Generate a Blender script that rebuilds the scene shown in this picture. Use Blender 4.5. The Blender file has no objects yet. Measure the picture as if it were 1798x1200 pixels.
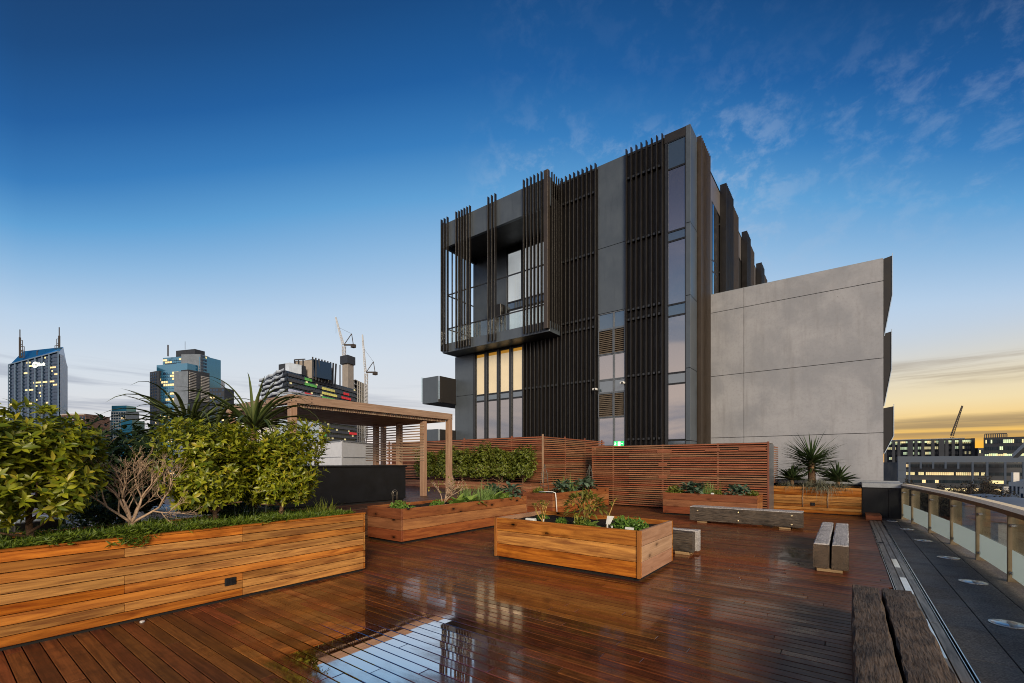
import bpy, math, random
from mathutils import Vector, Matrix
R_ = random.Random(7)
sc = bpy.context.scene
col = sc.collection
PI = math.pi

# ------------------------------------------------------------------ camera
EYE = 1.6
YAW = math.atan2(588, 782)
cam_d = bpy.data.cameras.new('camera'); cam = bpy.data.objects.new('camera', cam_d); col.objects.link(cam)
cam.location = (0, 0, EYE); cam.rotation_euler = (PI/2, 0, YAW)
cam_d.sensor_width = 36.0; cam_d.lens = 36.0*782/1798
cam_d.shift_y = 213/1798.0; cam_d.shift_x = 0.0
cam_d.clip_start = 0.05; cam_d.clip_end = 12000
sc.camera = cam
FW = (-math.sin(YAW), math.cos(YAW)); RT = (math.cos(YAW), math.sin(YAW))
def city(s, d):                     # a point d metres ahead and s*d/782 metres to the right of the tripod
    k = (s-899)/782.0*d
    return (FW[0]*d+RT[0]*k, FW[1]*d+RT[1]*k)
def hz(v, d):                       # height at that distance
    return EYE+(813-v)*d/782.0

# ------------------------------------------------------------------ node helpers
def new_mat(name):
    m = bpy.data.materials.new(name); m.use_nodes = True
    nt = m.node_tree; nt.nodes.clear()
    out = nt.nodes.new('ShaderNodeOutputMaterial')
    b = nt.nodes.new('ShaderNodeBsdfPrincipled')
    nt.links.new(b.outputs[0], out.inputs[0])
    return m, nt, b, out
def N(nt, typ, **kw):
    n = nt.nodes.new(typ)
    for k, v in kw.items(): setattr(n, k, v)
    return n
def setin(nt, n, key, v):
    s = n.inputs[key]
    if hasattr(v, 'is_output'): nt.links.new(v, s)
    else: s.default_value = v
def math_(nt, op, a, b=None, c=None, clamp=False):
    n = N(nt, 'ShaderNodeMath', operation=op); n.use_clamp = clamp
    setin(nt, n, 0, a)
    if b is not None: setin(nt, n, 1, b)
    if c is not None: setin(nt, n, 2, c)
    return n.outputs[0]
def mixc(nt, f, a, b, blend='MIX'):
    n = N(nt, 'ShaderNodeMix', data_type='RGBA', blend_type=blend)
    n.clamp_factor = True
    setin(nt, n, 0, f)
    for i, v in ((6, a), (7, b)):
        if hasattr(v, 'is_output'): nt.links.new(v, n.inputs[i])
        else: n.inputs[i].default_value = (v[0], v[1], v[2], 1)
    return n.outputs[2]
def ramp(nt, fac, stops, interp='LINEAR'):
    n = N(nt, 'ShaderNodeValToRGB'); cr = n.color_ramp; cr.interpolation = interp
    while len(cr.elements) < len(stops): cr.elements.new(0.5)
    for e, (p, c) in zip(cr.elements, stops):
        e.position = p; e.color = (c[0], c[1], c[2], 1) if not isinstance(c, (int, float)) else (c, c, c, 1)
    setin(nt, n, 0, fac)
    return n.outputs[0]
def mrange(nt, v, a, b, c=0.0, d=1.0, smooth=True):
    n = N(nt, 'ShaderNodeMapRange'); n.interpolation_type = 'SMOOTHSTEP' if smooth else 'LINEAR'
    setin(nt, n, 0, v); n.inputs[1].default_value = a; n.inputs[2].default_value = b
    n.inputs[3].default_value = c; n.inputs[4].default_value = d
    return n.outputs[0]
def noise(nt, vec, scale, detail=4, rough=0.55, dist=0.0):
    n = N(nt, 'ShaderNodeTexNoise'); n.inputs['Scale'].default_value = scale
    n.inputs['Detail'].default_value = detail; n.inputs['Roughness'].default_value = rough
    n.inputs['Distortion'].default_value = dist
    if vec is not None: nt.links.new(vec, n.inputs['Vector'])
    return n.outputs[0]
def mapping(nt, vec, scale=(1, 1, 1), loc=(0, 0, 0)):
    n = N(nt, 'ShaderNodeMapping'); nt.links.new(vec, n.inputs[0])
    n.inputs['Scale'].default_value = scale; n.inputs['Location'].default_value = loc
    return n.outputs[0]
def vadd(nt, a, b):
    n = N(nt, 'ShaderNodeVectorMath', operation='ADD')
    setin(nt, n, 0, a); setin(nt, n, 1, b); return n.outputs[0]
def vscale(nt, a, s):
    n = N(nt, 'ShaderNodeVectorMath', operation='SCALE')
    setin(nt, n, 0, a); setin(nt, n, 'Scale', s); return n.outputs[0]
def bump(nt, b, h, strength=0.3, dist=0.01):
    n = N(nt, 'ShaderNodeBump'); n.inputs['Strength'].default_value = strength; n.inputs['Distance'].default_value = dist
    nt.links.new(h, n.inputs['Height']); nt.links.new(n.outputs[0], b.inputs['Normal'])
def S(r, g, b):                     # sRGB 0-255 to linear
    f = lambda c: (c/255/12.92 if c/255 <= 0.04045 else ((c/255+0.055)/1.055)**2.4)
    return (f(r), f(g), f(b))
def rand_island(nt):
    return N(nt, 'ShaderNodeNewGeometry').outputs['Random Per Island']

# ------------------------------------------------------------------ materials
M = {}
def plain(key, c, rough=0.5, metal=0.0, var=0.15, scale=6.0, spec=0.5, bumpv=0.0, dirt=0.0):
    m, nt, b, out = new_mat(key)
    tc = N(nt, 'ShaderNodeTexCoord').outputs['Object']
    n1 = noise(nt, tc, scale, 5, 0.6)
    lo = tuple(x*(1-var) for x in c); hi = tuple(min(1, x*(1+var)) for x in c)
    cc = mixc(nt, mrange(nt, n1, 0.3, 0.7), lo, hi)
    if dirt:
        n2 = noise(nt, mapping(nt, tc, (3, 3, 0.35)), 2.2, 5, 0.65)
        cc = mixc(nt, math_(nt, 'MULTIPLY', mrange(nt, n2, 0.5, 0.75), dirt), cc, tuple(x*0.45 for x in c))
    nt.links.new(cc, b.inputs['Base Color'])
    nt.links.new(mrange(nt, n1, 0.25, 0.75, rough*0.8, min(1, rough*1.2)), b.inputs['Roughness'])
    b.inputs['Metallic'].default_value = metal
    b.inputs['Specular IOR Level'].default_value = spec
    if bumpv: bump(nt, b, noise(nt, tc, scale*12, 4, 0.6), bumpv, 0.004)
    M[key] = m; return m
def wood(key, dark, light, axis, rough=0.5, var=0.45, stain=0.3, knots=0.0, fine=1.0, grey=0.0, spec=0.35, bumpv=0.25):
    m, nt, b, out = new_mat(key)
    tc = N(nt, 'ShaderNodeTexCoord').outputs['Object']
    ri = rand_island(nt)
    off = N(nt, 'ShaderNodeCombineXYZ')
    for i, k in enumerate((13.7, 7.1, 23.9)): nt.links.new(math_(nt, 'MULTIPLY', ri, k), off.inputs[i])
    v0 = vadd(nt, tc, off.outputs[0])
    sc_ = [16*fine]*3; sc_[axis] = 1.1*fine
    v = mapping(nt, v0, tuple(sc_))
    g = noise(nt, v, 1.6, 7, 0.62, 0.7)
    sc2 = [3.0]*3; sc2[axis] = 0.9
    big = noise(nt, mapping(nt, v0, tuple(sc2)), 1.0, 4, 0.6, 0.3)
    c = mixc(nt, mrange(nt, g, 0.28, 0.72), dark, light)
    dk = tuple(x*0.35 for x in dark)
    c = mixc(nt, math_(nt, 'MULTIPLY', mrange(nt, big, 0.52, 0.72), stain), c, dk)
    hsv = N(nt, 'ShaderNodeHueSaturation')
    nt.links.new(c, hsv.inputs['Color'])
    nt.links.new(mrange(nt, ri, 0, 1, 1-var, 1+var*0.7, False), hsv.inputs['Value'])
    r2 = math_(nt, 'FRACT', math_(nt, 'MULTIPLY', ri, 7.77))
    nt.links.new(mrange(nt, r2, 0, 1, 0.486, 0.512, False), hsv.inputs['Hue'])
    nt.links.new(mrange(nt, r2, 0, 1, 1.0, 0.86, False), hsv.inputs['Saturation'])
    c = hsv.outputs[0]
    if grey:
        gn = noise(nt, v, 2.6, 5, 0.65)
        c = mixc(nt, math_(nt, 'MULTIPLY', mrange(nt, gn, 0.42, 0.6), grey), c, (0.34, 0.33, 0.31))
    if knots:
        vo = N(nt, 'ShaderNodeTexVoronoi'); sck = [6.5]*3; sck[axis] = 3.2
        nt.links.new(mapping(nt, vadd(nt, v0, vscale(nt, N(nt, 'ShaderNodeNewGeometry').outputs['Position'], 0.0)), tuple(sck)), vo.inputs['Vector'])
        vo.inputs['Scale'].default_value = 1.0
        sep = N(nt, 'ShaderNodeSeparateColor'); nt.links.new(vo.outputs['Color'], sep.inputs[0])
        gate = mrange(nt, sep.outputs[0], 0.66, 0.68)
        dd = math_(nt, 'ADD', vo.outputs['Distance'], math_(nt, 'MULTIPLY', math_(nt, 'SUBTRACT', noise(nt, tc, 30, 3), 0.5), 0.12))
        kn = math_(nt, 'MULTIPLY', gate, mrange(nt, dd, 0.10, 0.17, 1, 0))
        halo = math_(nt, 'MULTIPLY', gate, mrange(nt, dd, 0.12, 0.42, 0.55, 0))
        c = mixc(nt, math_(nt, 'MULTIPLY', halo, knots), c, tuple(x*0.25 for x in dark))
        c = mixc(nt, math_(nt, 'MULTIPLY', kn, knots), c, (0.006, 0.004, 0.003))
    nt.links.new(c, b.inputs['Base Color'])
    nt.links.new(mrange(nt, g, 0.2, 0.8, rough*1.15, rough*0.75), b.inputs['Roughness'])
    b.inputs['Specular IOR Level'].default_value = spec
    bump(nt, b, g, bumpv, 0.004)
    M[key] = m; return m
def emit(key, c, st, var=0.0, scale=4):
    m, nt, b, out = new_mat(key)
    b.inputs['Base Color'].default_value = (*c, 1); b.inputs['Roughness'].default_value = 0.5
    b.inputs['Emission Color'].default_value = (*c, 1)
    tc = N(nt, 'ShaderNodeTexCoord').outputs['Object']
    n1 = noise(nt, tc, scale, 3)
    nt.links.new(mrange(nt, n1, 0.3, 0.7, st*(1-var), st*(1+var)), b.inputs['Emission Strength'])
    M[key] = m; return m
def glossy_glass(key, c, mirror, tint=(1, 1, 1), rough=0.02, wob=0.0):
    m, nt, b, out = new_mat(key)
    tc = N(nt, 'ShaderNodeTexCoord').outputs['Object']
    ri = rand_island(nt)
    cc = mixc(nt, ri, tuple(x*0.7 for x in c), tuple(x*1.3 for x in c))
    nt.links.new(cc, b.inputs['Base Color'])
    b.inputs['Roughness'].default_value = max(rough, 0.15); b.inputs['Specular IOR Level'].default_value = 0.2
    gl = N(nt, 'ShaderNodeBsdfGlossy'); gl.inputs['Roughness'].default_value = rough; gl.inputs['Color'].default_value = (*tint, 1)
    fr = N(nt, 'ShaderNodeLayerWeight'); fr.inputs['Blend'].default_value = 0.3
    f = math_(nt, 'ADD', mirror, math_(nt, 'MULTIPLY', fr.outputs['Fresnel'], 0.4), clamp=True)
    mx = N(nt, 'ShaderNodeMixShader'); nt.links.new(f, mx.inputs[0]); nt.links.new(b.outputs[0], mx.inputs[1]); nt.links.new(gl.outputs[0], mx.inputs[2])
    nt.links.new(mx.outputs[0], out.inputs[0])
    if wob:
        bp = N(nt, 'ShaderNodeBump'); bp.inputs['Strength'].default_value = wob; bp.inputs['Distance'].default_value = 0.02
        nt.links.new(noise(nt, tc, 0.8, 2), bp.inputs['Height'])
        nt.links.new(bp.outputs[0], gl.inputs['Normal'])
    M[key] = m; return m
def clear_glass(key, tint=(0.92, 0.96, 0.95), refl=0.1):
    m, nt, b, out = new_mat(key); nt.nodes.remove(b)
    tr = N(nt, 'ShaderNodeBsdfTransparent'); tr.inputs[0].default_value = (*tint, 1)
    gl = N(nt, 'ShaderNodeBsdfGlossy'); gl.inputs['Roughness'].default_value = 0.01
    fr = N(nt, 'ShaderNodeLayerWeight'); fr.inputs['Blend'].default_value = 0.25
    tc = N(nt, 'ShaderNodeTexCoord').outputs['Object']
    f = math_(nt, 'ADD', refl, math_(nt, 'MULTIPLY', fr.outputs['Fresnel'], 0.35), clamp=True)
    f = math_(nt, 'ADD', f, math_(nt, 'MULTIPLY', noise(nt, tc, 5, 3), 0.02))
    mx = N(nt, 'ShaderNodeMixShader'); nt.links.new(f, mx.inputs[0]); nt.links.new(tr.outputs[0], mx.inputs[1]); nt.links.new(gl.outputs[0], mx.inputs[2])
    nt.links.new(mx.outputs[0], out.inputs[0])
    M[key] = m; return m
def leafmat(key, a, b_, rough=0.38, trans=0.35, tip=None):
    m, nt, b, out = new_mat(key)
    ri = rand_island(nt)
    c = mixc(nt, ri, a, b_)
    r2 = math_(nt, 'FRACT', math_(nt, 'MULTIPLY', ri, 17.3))
    if tip: c = mixc(nt, mrange(nt, r2, 0.86, 0.95), c, tip)
    nt.links.new(c, b.inputs['Base Color'])
    b.inputs['Roughness'].default_value = rough; b.inputs['Specular IOR Level'].default_value = 0.45
    tl = N(nt, 'ShaderNodeBsdfTranslucent'); nt.links.new(c, tl.inputs[0])
    mx = N(nt, 'ShaderNodeMixShader'); mx.inputs[0].default_value = trans
    nt.links.new(b.outputs[0], mx.inputs[1]); nt.links.new(tl.outputs[0], mx.inputs[2])
    nt.links.new(mx.outputs[0], out.inputs[0])
    M[key] = m; return m

# timber of the planters, screens and benches (0 = grain along x, 1 = y, 2 = z)
wood('cedar_boards_y', (0.24, 0.064, 0.003), (0.61, 0.22, 0.009), 1, 0.5, 0.30, 0.50, spec=0.06)
wood('cedar_boards_x', (0.23, 0.066, 0.004), (0.56, 0.205, 0.010), 0, 0.5, 0.30, 0.50, spec=0.06)
wood('honey_sleeper_x', (0.25, 0.062, 0.002), (0.68, 0.245, 0.005), 0, 0.5, 0.16, 0.45, 1.0, 0.8, spec=0.06)
wood('honey_sleeper_y', (0.38, 0.19, 0.095), (0.56, 0.31, 0.17), 1, 0.50, 0.14, 0.18, 0.5, 0.7)
wood('honey_sleeper_z', (0.26, 0.09, 0.012), (0.42, 0.17, 0.02), 2, 0.45, 0.14, 0.5, 0.6, 0.7)
wood('red_sleeper_x', (0.19, 0.050, 0.012), (0.33, 0.098, 0.024), 0, 0.45, 0.2, 0.4, 0.9, 0.7)
wood('red_sleeper_y', (0.24, 0.064, 0.010), (0.44, 0.145, 0.022), 1, 0.42, 0.2, 0.5, 1.0, 0.7)
wood('jarrah_slats_x', (0.21, 0.070, 0.022), (0.40, 0.150, 0.055), 0, 0.45, 0.25, 0.2)
wood('jarrah_slats_y', (0.22, 0.075, 0.024), (0.38, 0.15, 0.055), 1, 0.45, 0.25, 0.2)
wood('jarrah_post', (0.17, 0.055, 0.025), (0.30, 0.11, 0.05), 2, 0.5, 0.2, 0.2)
wood('pergola_timber_y', (0.30, 0.19, 0.115), (0.44, 0.30, 0.19), 1, 0.55, 0.15, 0.2)
wood('pergola_timber_x', (0.30, 0.19, 0.115), (0.44, 0.30, 0.19), 0, 0.55, 0.25, 0.2)
wood('pergola_timber_z', (0.31, 0.18, 0.10), (0.46, 0.29, 0.17), 2, 0.55, 0.15, 0.2)
wood('old_sleeper_y', (0.014, 0.009, 0.006), (0.17, 0.108, 0.062), 1, 0.68, 0.15, 0.6, 0.0, 3.2, 0.14, 0.15, 1.0)
wood('bleached_sleeper_y', (0.22, 0.19, 0.17), (0.82, 0.77, 0.74), 1, 0.5, 0.15, 0.4, 0.0, 3.0, 0.5, 0.4, 1.0)
wood('old_sleeper_x', (0.016, 0.012, 0.009), (0.14, 0.10, 0.066), 0, 0.55, 0.2, 0.7, 0.0, 2.6, 0.10, 0.25, 0.8)
wood('pale_block', (0.34, 0.22, 0.09), (0.55, 0.38, 0.18), 0, 0.6, 0.2, 0.2)
wood('drain_timber', (0.11, 0.072, 0.045), (0.34, 0.25, 0.17), 1, 0.4, 0.3, 0.4, 0, 1.0, 0.15)
plain('soil', (0.022, 0.016, 0.012), 0.9, 0, 0.5, 30, 0.2, 0.9)
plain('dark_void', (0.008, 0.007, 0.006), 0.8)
plain('black_panel', (0.010, 0.010, 0.011), 0.45, 0, 0.2, 3, 0.25)
plain('charcoal_panel', (0.082, 0.100, 0.118), 0.38, 0.15, 0.10, 1.1, 0.5, 0, 0.25)
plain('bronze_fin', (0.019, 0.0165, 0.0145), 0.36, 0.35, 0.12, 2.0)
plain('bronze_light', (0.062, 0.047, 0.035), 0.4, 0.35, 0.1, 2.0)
plain('bronze_wall', (0.020, 0.0175, 0.016), 0.5, 0.1, 0.12, 1.5)
plain('side_panel_grey', (0.16, 0.145, 0.14), 0.4, 0.1, 0.08, 1.0, 0.5, 0, 0.2)
plain('window_frame', (0.030, 0.032, 0.035), 0.35, 0.3)
plain('louvre_blade', (0.20, 0.16, 0.12), 0.4, 0.3)
plain('grey_frame', (0.13, 0.145, 0.16), 0.35, 0.3)
plain('steel', (0.55, 0.53, 0.50), 0.25, 1.0, 0.15)
plain('dull_steel', (0.34, 0.30, 0.25), 0.34, 0.8, 0.2, 8)
plain('post_bronze', (0.20, 0.155, 0.095), 0.38, 0.55, 0.2, 3)
plain('rail_cap', (0.80, 0.60, 0.42), 0.2, 0.0, 0.12, 5)
plain('rail_side', (0.085, 0.068, 0.050), 0.4, 0.4)
plain('white_paint', (0.74, 0.75, 0.77), 0.45, 0, 0.05, 2, 0.5, 0, 0.1)
plain('white_plastic', (0.78, 0.78, 0.74), 0.4)
plain('brass', (0.75, 0.62, 0.36), 0.3, 0.9)
leafmat('frosted', (0.88, 0.94, 0.92), (0.90, 0.95, 0.93), 0.5, 0.6)
plain('coping', (0.30, 0.32, 0.34), 0.45, 0.1, 0.08)
plain('bark', (0.19, 0.115, 0.065), 0.8, 0, 0.35, 18, 0.2, 0.6)
plain('pale_twig', (0.44, 0.31, 0.21), 0.8, 0, 0.3, 20, 0.2, 0.4)
plain('yellow_twig', (0.42, 0.27, 0.08), 0.7, 0, 0.3, 20, 0.2)
plain('dark_twig', (0.055, 0.036, 0.028), 0.9, 0, 0.3, 3)
plain('wire', (0.16, 0.18, 0.16), 0.5, 0.5)
plain('lens', (0.72, 0.72, 0.70), 0.12, 0.35, 0.1)
plain('black_plastic', (0.010, 0.010, 0.010), 0.4)
plain('ground_mix', (0.035, 0.036, 0.034), 0.9, 0, 0.5, 0.05)
plain('road', (0.045, 0.045, 0.047), 0.85, 0, 0.2, 0.3)
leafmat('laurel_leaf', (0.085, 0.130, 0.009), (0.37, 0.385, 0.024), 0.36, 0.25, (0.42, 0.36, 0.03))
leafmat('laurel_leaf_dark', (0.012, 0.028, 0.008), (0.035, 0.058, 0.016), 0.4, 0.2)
leafmat('hedge_leaf', (0.065, 0.100, 0.012), (0.25, 0.28, 0.040), 0.38, 0.22)
leafmat('aloe_leaf', (0.050, 0.080, 0.022), (0.15, 0.18, 0.055), 0.4, 0.08)
leafmat('yucca_leaf', (0.030, 0.058, 0.020), (0.095, 0.145, 0.045), 0.35, 0.1)
leafmat('agave_leaf', (0.026, 0.048, 0.018), (0.06, 0.092, 0.03), 0.4, 0.1)
leafmat('ground_leaf', (0.045, 0.090, 0.008), (0.18, 0.25, 0.022), 0.5, 0.3)
leafmat('lettuce_leaf', (0.22, 0.36, 0.06), (0.44, 0.58, 0.14), 0.4, 0.35)
leafmat('kale_leaf', (0.085, 0.15, 0.095), (0.20, 0.28, 0.18), 0.5, 0.2)
leafmat('leek_leaf', (0.16, 0.28, 0.07), (0.34, 0.46, 0.14), 0.45, 0.3)
leafmat('parsley_leaf', (0.08, 0.18, 0.02), (0.22, 0.38, 0.06), 0.5, 0.3)
leafmat('olive_leaf', (0.16, 0.17, 0.03), (0.36, 0.33, 0.06), 0.42, 0.35, (0.55, 0.42, 0.06))
leafmat('fescue_leaf', (0.15, 0.16, 0.11), (0.30, 0.30, 0.21), 0.6, 0.2)
leafmat('far_leaf', (0.020, 0.020, 0.014), (0.05, 0.040, 0.026), 0.8, 0.1)
glossy_glass('tower_glass_blue', (0.012, 0.080, 0.15), 0.16, (0.35, 0.72, 1.0), 0.06)
glossy_glass('tower_glass_dark', (0.007, 0.020, 0.042), 0.05, (0.28, 0.45, 0.75), 0.08)
glossy_glass('office_glass', (0.014, 0.026, 0.036), 0.0, (0.35, 0.42, 0.5), 0.1)
glossy_glass('corner_pane', (0.070, 0.066, 0.066), 0.24, (0.93, 0.90, 0.92), 0.015, 0.02)
glossy_glass('spandrel_pane', (0.045, 0.065, 0.085), 0.12, (0.8, 0.9, 1.0), 0.05)
glossy_glass('door_pane', (0.22, 0.23, 0.24), 0.5, (1, 1, 1), 0.02)
glossy_glass('flank_pane', (0.4, 0.38, 0.38), 0.95, (1, 1, 1), 0.02)
clear_glass('clear_glass', refl=0.05)
clear_glass('smoke_glass', (0.62, 0.66, 0.62), refl=0.05)
emit('lit_warm', (1.0, 0.78, 0.40), 0.38, 0.5, 0.25)
emit('lit_yellow', (1.0, 0.88, 0.45), 0.36, 0.5, 0.25)
emit('lit_green', (0.75, 0.92, 0.55), 0.45, 0.5, 0.25)
emit('sign_white', (0.92, 1.0, 0.90), 0.9)
emit('exit_green', (0.02, 0.62, 0.16), 0.85)
emit('exit_white', (0.9, 1.0, 0.9), 1.1)
for k, c in dict(pan_red=(0.90, 0.05, 0.06), pan_green=(0.16, 0.58, 0.14), pan_yellow=(0.92, 0.84, 0.24), pan_lilac=(0.66, 0.70, 0.95),
                 pan_dark=(0.075, 0.08, 0.095), pan_white=(0.60, 0.68, 0.78), brick=(0.24, 0.13, 0.085), conc_far=(0.33, 0.29, 0.25),
                 grey_tower=(0.16, 0.19, 0.23), pale_and_sunlit=(0.92, 0.88, 0.84), dark_tower=(0.035, 0.040, 0.050), roof_brown=(0.16, 0.10, 0.08),
                 crane_white=(0.55, 0.56, 0.58), crane_dark=(0.06, 0.05, 0.045), pale_blue=(0.45, 0.54, 0.66), portal=(0.055, 0.075, 0.11),
                 house_white=(0.60, 0.57, 0.52), tin_roof=(0.13, 0.16, 0.21), mullion=(0.13, 0.20, 0.30), slab=(0.42, 0.40, 0.37)).items():
    plain(k, c, 0.6, 0, 0.12, 0.2, 0.3)

# laundered render concrete
m, nt, b, out = new_mat('board_concrete')
tc = N(nt, 'ShaderNodeTexCoord').outputs['Object']
n1 = noise(nt, tc, 0.55, 6, 0.6, 0.4); n2 = noise(nt, mapping(nt, tc, (2.2, 2.2, 0.25)), 1.5, 6, 0.65); n3 = noise(nt, tc, 9, 6, 0.7)
c = mixc(nt, mrange(nt, n1, 0.32, 0.68), (0.285, 0.300, 0.333), (0.395, 0.405, 0.435))
c = mixc(nt, math_(nt, 'MULTIPLY', mrange(nt, n2, 0.48, 0.75), 0.5), c, (0.24, 0.24, 0.25))
c = mixc(nt, math_(nt, 'MULTIPLY', mrange(nt, n3, 0.45, 0.72), 0.38), c, (0.25, 0.25, 0.255))
vo = N(nt, 'ShaderNodeTexVoronoi'); vo.inputs['Scale'].default_value = 1.6; nt.links.new(tc, vo.inputs['Vector'])
sep = N(nt, 'ShaderNodeSeparateColor'); nt.links.new(vo.outputs['Color'], sep.inputs[0])
pit = math_(nt, 'MULTIPLY', mrange(nt, vo.outputs['Distance'], 0.025, 0.045, 1, 0), mrange(nt, sep.outputs[0], 0.6, 0.62))
c = mixc(nt, math_(nt, 'MULTIPLY', pit, 0.6), c, (0.08, 0.07, 0.065))
ri = rand_island(nt)
c = mixc(nt, 1.0, c, mixc(nt, ri, (0.92, 0.91, 0.90), (1.06, 1.04, 1.04)), 'MULTIPLY')
nt.links.new(c, b.inputs['Base Color']); b.inputs['Roughness'].default_value = 0.75
bump(nt, b, n3, 0.15, 0.01)
M['board_concrete'] = m

# wet hardwood decking: boards run along x
m, nt, b, out = new_mat('wet_decking')
tc = N(nt, 'ShaderNodeTexCoord').outputs['Object']
ri = rand_island(nt)
off = N(nt, 'ShaderNodeCombineXYZ')
for i, k in enumerate((31.7, 7.1, 3.9)): nt.links.new(math_(nt, 'MULTIPLY', ri, k), off.inputs[i])
v = mapping(nt, vadd(nt, tc, off.outputs[0]), (1.3, 26, 26))
g = noise(nt, v, 1.3, 7, 0.65, 0.6)
c = mixc(nt, mrange(nt, g, 0.28, 0.74), (0.078, 0.0215, 0.0065), (0.255, 0.080, 0.023))
hsv = N(nt, 'ShaderNodeHueSaturation'); nt.links.new(c, hsv.inputs['Color'])
nt.links.new(mrange(nt, ri, 0, 1, 0.62, 1.45, False), hsv.inputs['Value'])
r2 = math_(nt, 'FRACT', math_(nt, 'MULTIPLY', ri, 9.31))
nt.links.new(mrange(nt, r2, 0, 1, 0.487, 0.515, False), hsv.inputs['Hue'])
big = noise(nt, tc, 0.75, 4, 0.6, 0.5)
mott = noise(nt, tc, 6.0, 5, 0.7)
c = mixc(nt, math_(nt, 'MULTIPLY', mrange(nt, mott, 0.45, 0.68), 0.45), hsv.outputs[0], (0.030, 0.013, 0.008))
sepv = N(nt, 'ShaderNodeSeparateXYZ'); nt.links.new(tc, sepv.inputs[0])
def gauss(cx, cy, rx, ry):
    a = math_(nt, 'DIVIDE', math_(nt, 'SUBTRACT', sepv.outputs[0], cx), rx); bb = math_(nt, 'DIVIDE', math_(nt, 'SUBTRACT', sepv.outputs[1], cy), ry)
    q = math_(nt, 'ADD', math_(nt, 'MULTIPLY', a, a), math_(nt, 'MULTIPLY', bb, bb))
    return math_(nt, 'POWER', 2.718, math_(nt, 'MULTIPLY', q, -1.0))
# standing water gathers in the dip beside the long planter, the strip right against it and the drain edge stay drier
wet = math_(nt, 'ADD', math_(nt, 'MULTIPLY', gauss(-3.2, 3.0, 1.9, 1.9), 0.50), big)
wet = math_(nt, 'ADD', wet, math_(nt, 'MULTIPLY', gauss(-2.0, 8.5, 2.6, 4.5), 0.16))
wet = math_(nt, 'SUBTRACT', wet, math_(nt, 'MULTIPLY', gauss(-5.6, 0.6, 1.7, 1.2), 0.5))
wet = math_(nt, 'SUBTRACT', wet, math_(nt, 'MULTIPLY', gauss(0.6, 9.0, 0.9, 6.0), 0.30))
wet = math_(nt, 'ADD', wet, math_(nt, 'MULTIPLY', math_(nt, 'SUBTRACT', mott, 0.5), 0.22))
wet = math_(nt, 'ADD', wet, math_(nt, 'MULTIPLY', math_(nt, 'SUBTRACT', ri, 0.5), 0.10))
wf = mrange(nt, wet, 0.40, 0.80)
rough = mrange(nt, wf, 0.0, 1.0, 0.44, 0.12, False)
rough = math_(nt, 'ADD', rough, math_(nt, 'MULTIPLY', math_(nt, 'SUBTRACT', g, 0.5), 0.06), clamp=True)
dry = mixc(nt, wf, mixc(nt, 0.12, c, (0.12, 0.075, 0.055)), c)
nt.links.new(dry, b.inputs['Base Color']); nt.links.new(rough, b.inputs['Roughness'])
b.inputs['IOR'].default_value = 1.45; b.inputs['Specular IOR Level'].default_value = 0.38
nt.links.new(mrange(nt, wf, 0.3, 1.0, 0.0, 0.5, False), b.inputs['Coat Weight']); b.inputs['Coat Roughness'].default_value = 0.05; b.inputs['Coat IOR'].default_value = 1.33
bp = N(nt, 'ShaderNodeBump'); bp.inputs['Distance'].default_value = 0.003
nt.links.new(mrange(nt, wf, 0, 1, 0.22, 0.02, False), bp.inputs['Strength']); nt.links.new(g, bp.inputs['Height']); nt.links.new(bp.outputs[0], b.inputs['Normal'])
gl = N(nt, 'ShaderNodeBsdfGlossy'); gl.inputs['Roughness'].default_value = 0.015; gl.inputs['Color'].default_value = (1, 0.89, 0.84, 1)
brk = noise(nt, mapping(nt, tc, (5, 14, 1)), 1.0, 5, 0.7)
fw = math_(nt, 'ADD', math_(nt, 'MULTIPLY', gauss(-3.05, 2.55, 1.15, 1.45), 0.85), math_(nt, 'MULTIPLY', math_(nt, 'SUBTRACT', big, 0.5), 0.9))
fw = math_(nt, 'ADD', fw, math_(nt, 'MULTIPLY', math_(nt, 'SUBTRACT', brk, 0.5), 0.55))
fw = math_(nt, 'ADD', fw, math_(nt, 'MULTIPLY', math_(nt, 'SUBTRACT', ri, 0.5), 0.22))
film = math_(nt, 'MULTIPLY', mrange(nt, fw, 0.28, 0.85), 0.92)
nt.links.new(mrange(nt, fw, 0.4, 0.8, 0.06, 0.012), gl.inputs['Roughness'])
fm = N(nt, 'ShaderNodeMixShader'); nt.links.new(film, fm.inputs[0]); nt.links.new(b.outputs[0], fm.inputs[1]); nt.links.new(gl.outputs[0], fm.inputs[2]); nt.links.new(fm.outputs[0], out.inputs[0])
M['wet_decking'] = m

wood('dry_decking', (0.075, 0.030, 0.016), (0.16, 0.075, 0.042), 0, 0.5, 0.3, 0.3)
# wet dark stone paving
m, nt, b, out = new_mat('wet_paving')
tc = N(nt, 'ShaderNodeTexCoord').outputs['Object']
ri = rand_island(nt)
n1 = noise(nt, tc, 60, 4, 0.7); n2 = noise(nt, mapping(nt, tc, (1.5, 1.5, 1)), 1.0, 5, 0.6)
c = mixc(nt, mrange(nt, n1, 0.35, 0.7), (0.072, 0.062, 0.054), (0.235, 0.20, 0.17))
c = mixc(nt, 1.0, c, mixc(nt, ri, (0.8, 0.8, 0.82), (1.2, 1.18, 1.15)), 'MULTIPLY')
nt.links.new(c, b.inputs['Base Color'])
nt.links.new(mrange(nt, n2, 0.3, 0.7, 0.5, 0.7), b.inputs['Roughness'])
bump(nt, b, n1, 0.15, 0.003); b.inputs['Specular IOR Level'].default_value = 0.22
M['wet_paving'] = m

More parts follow.
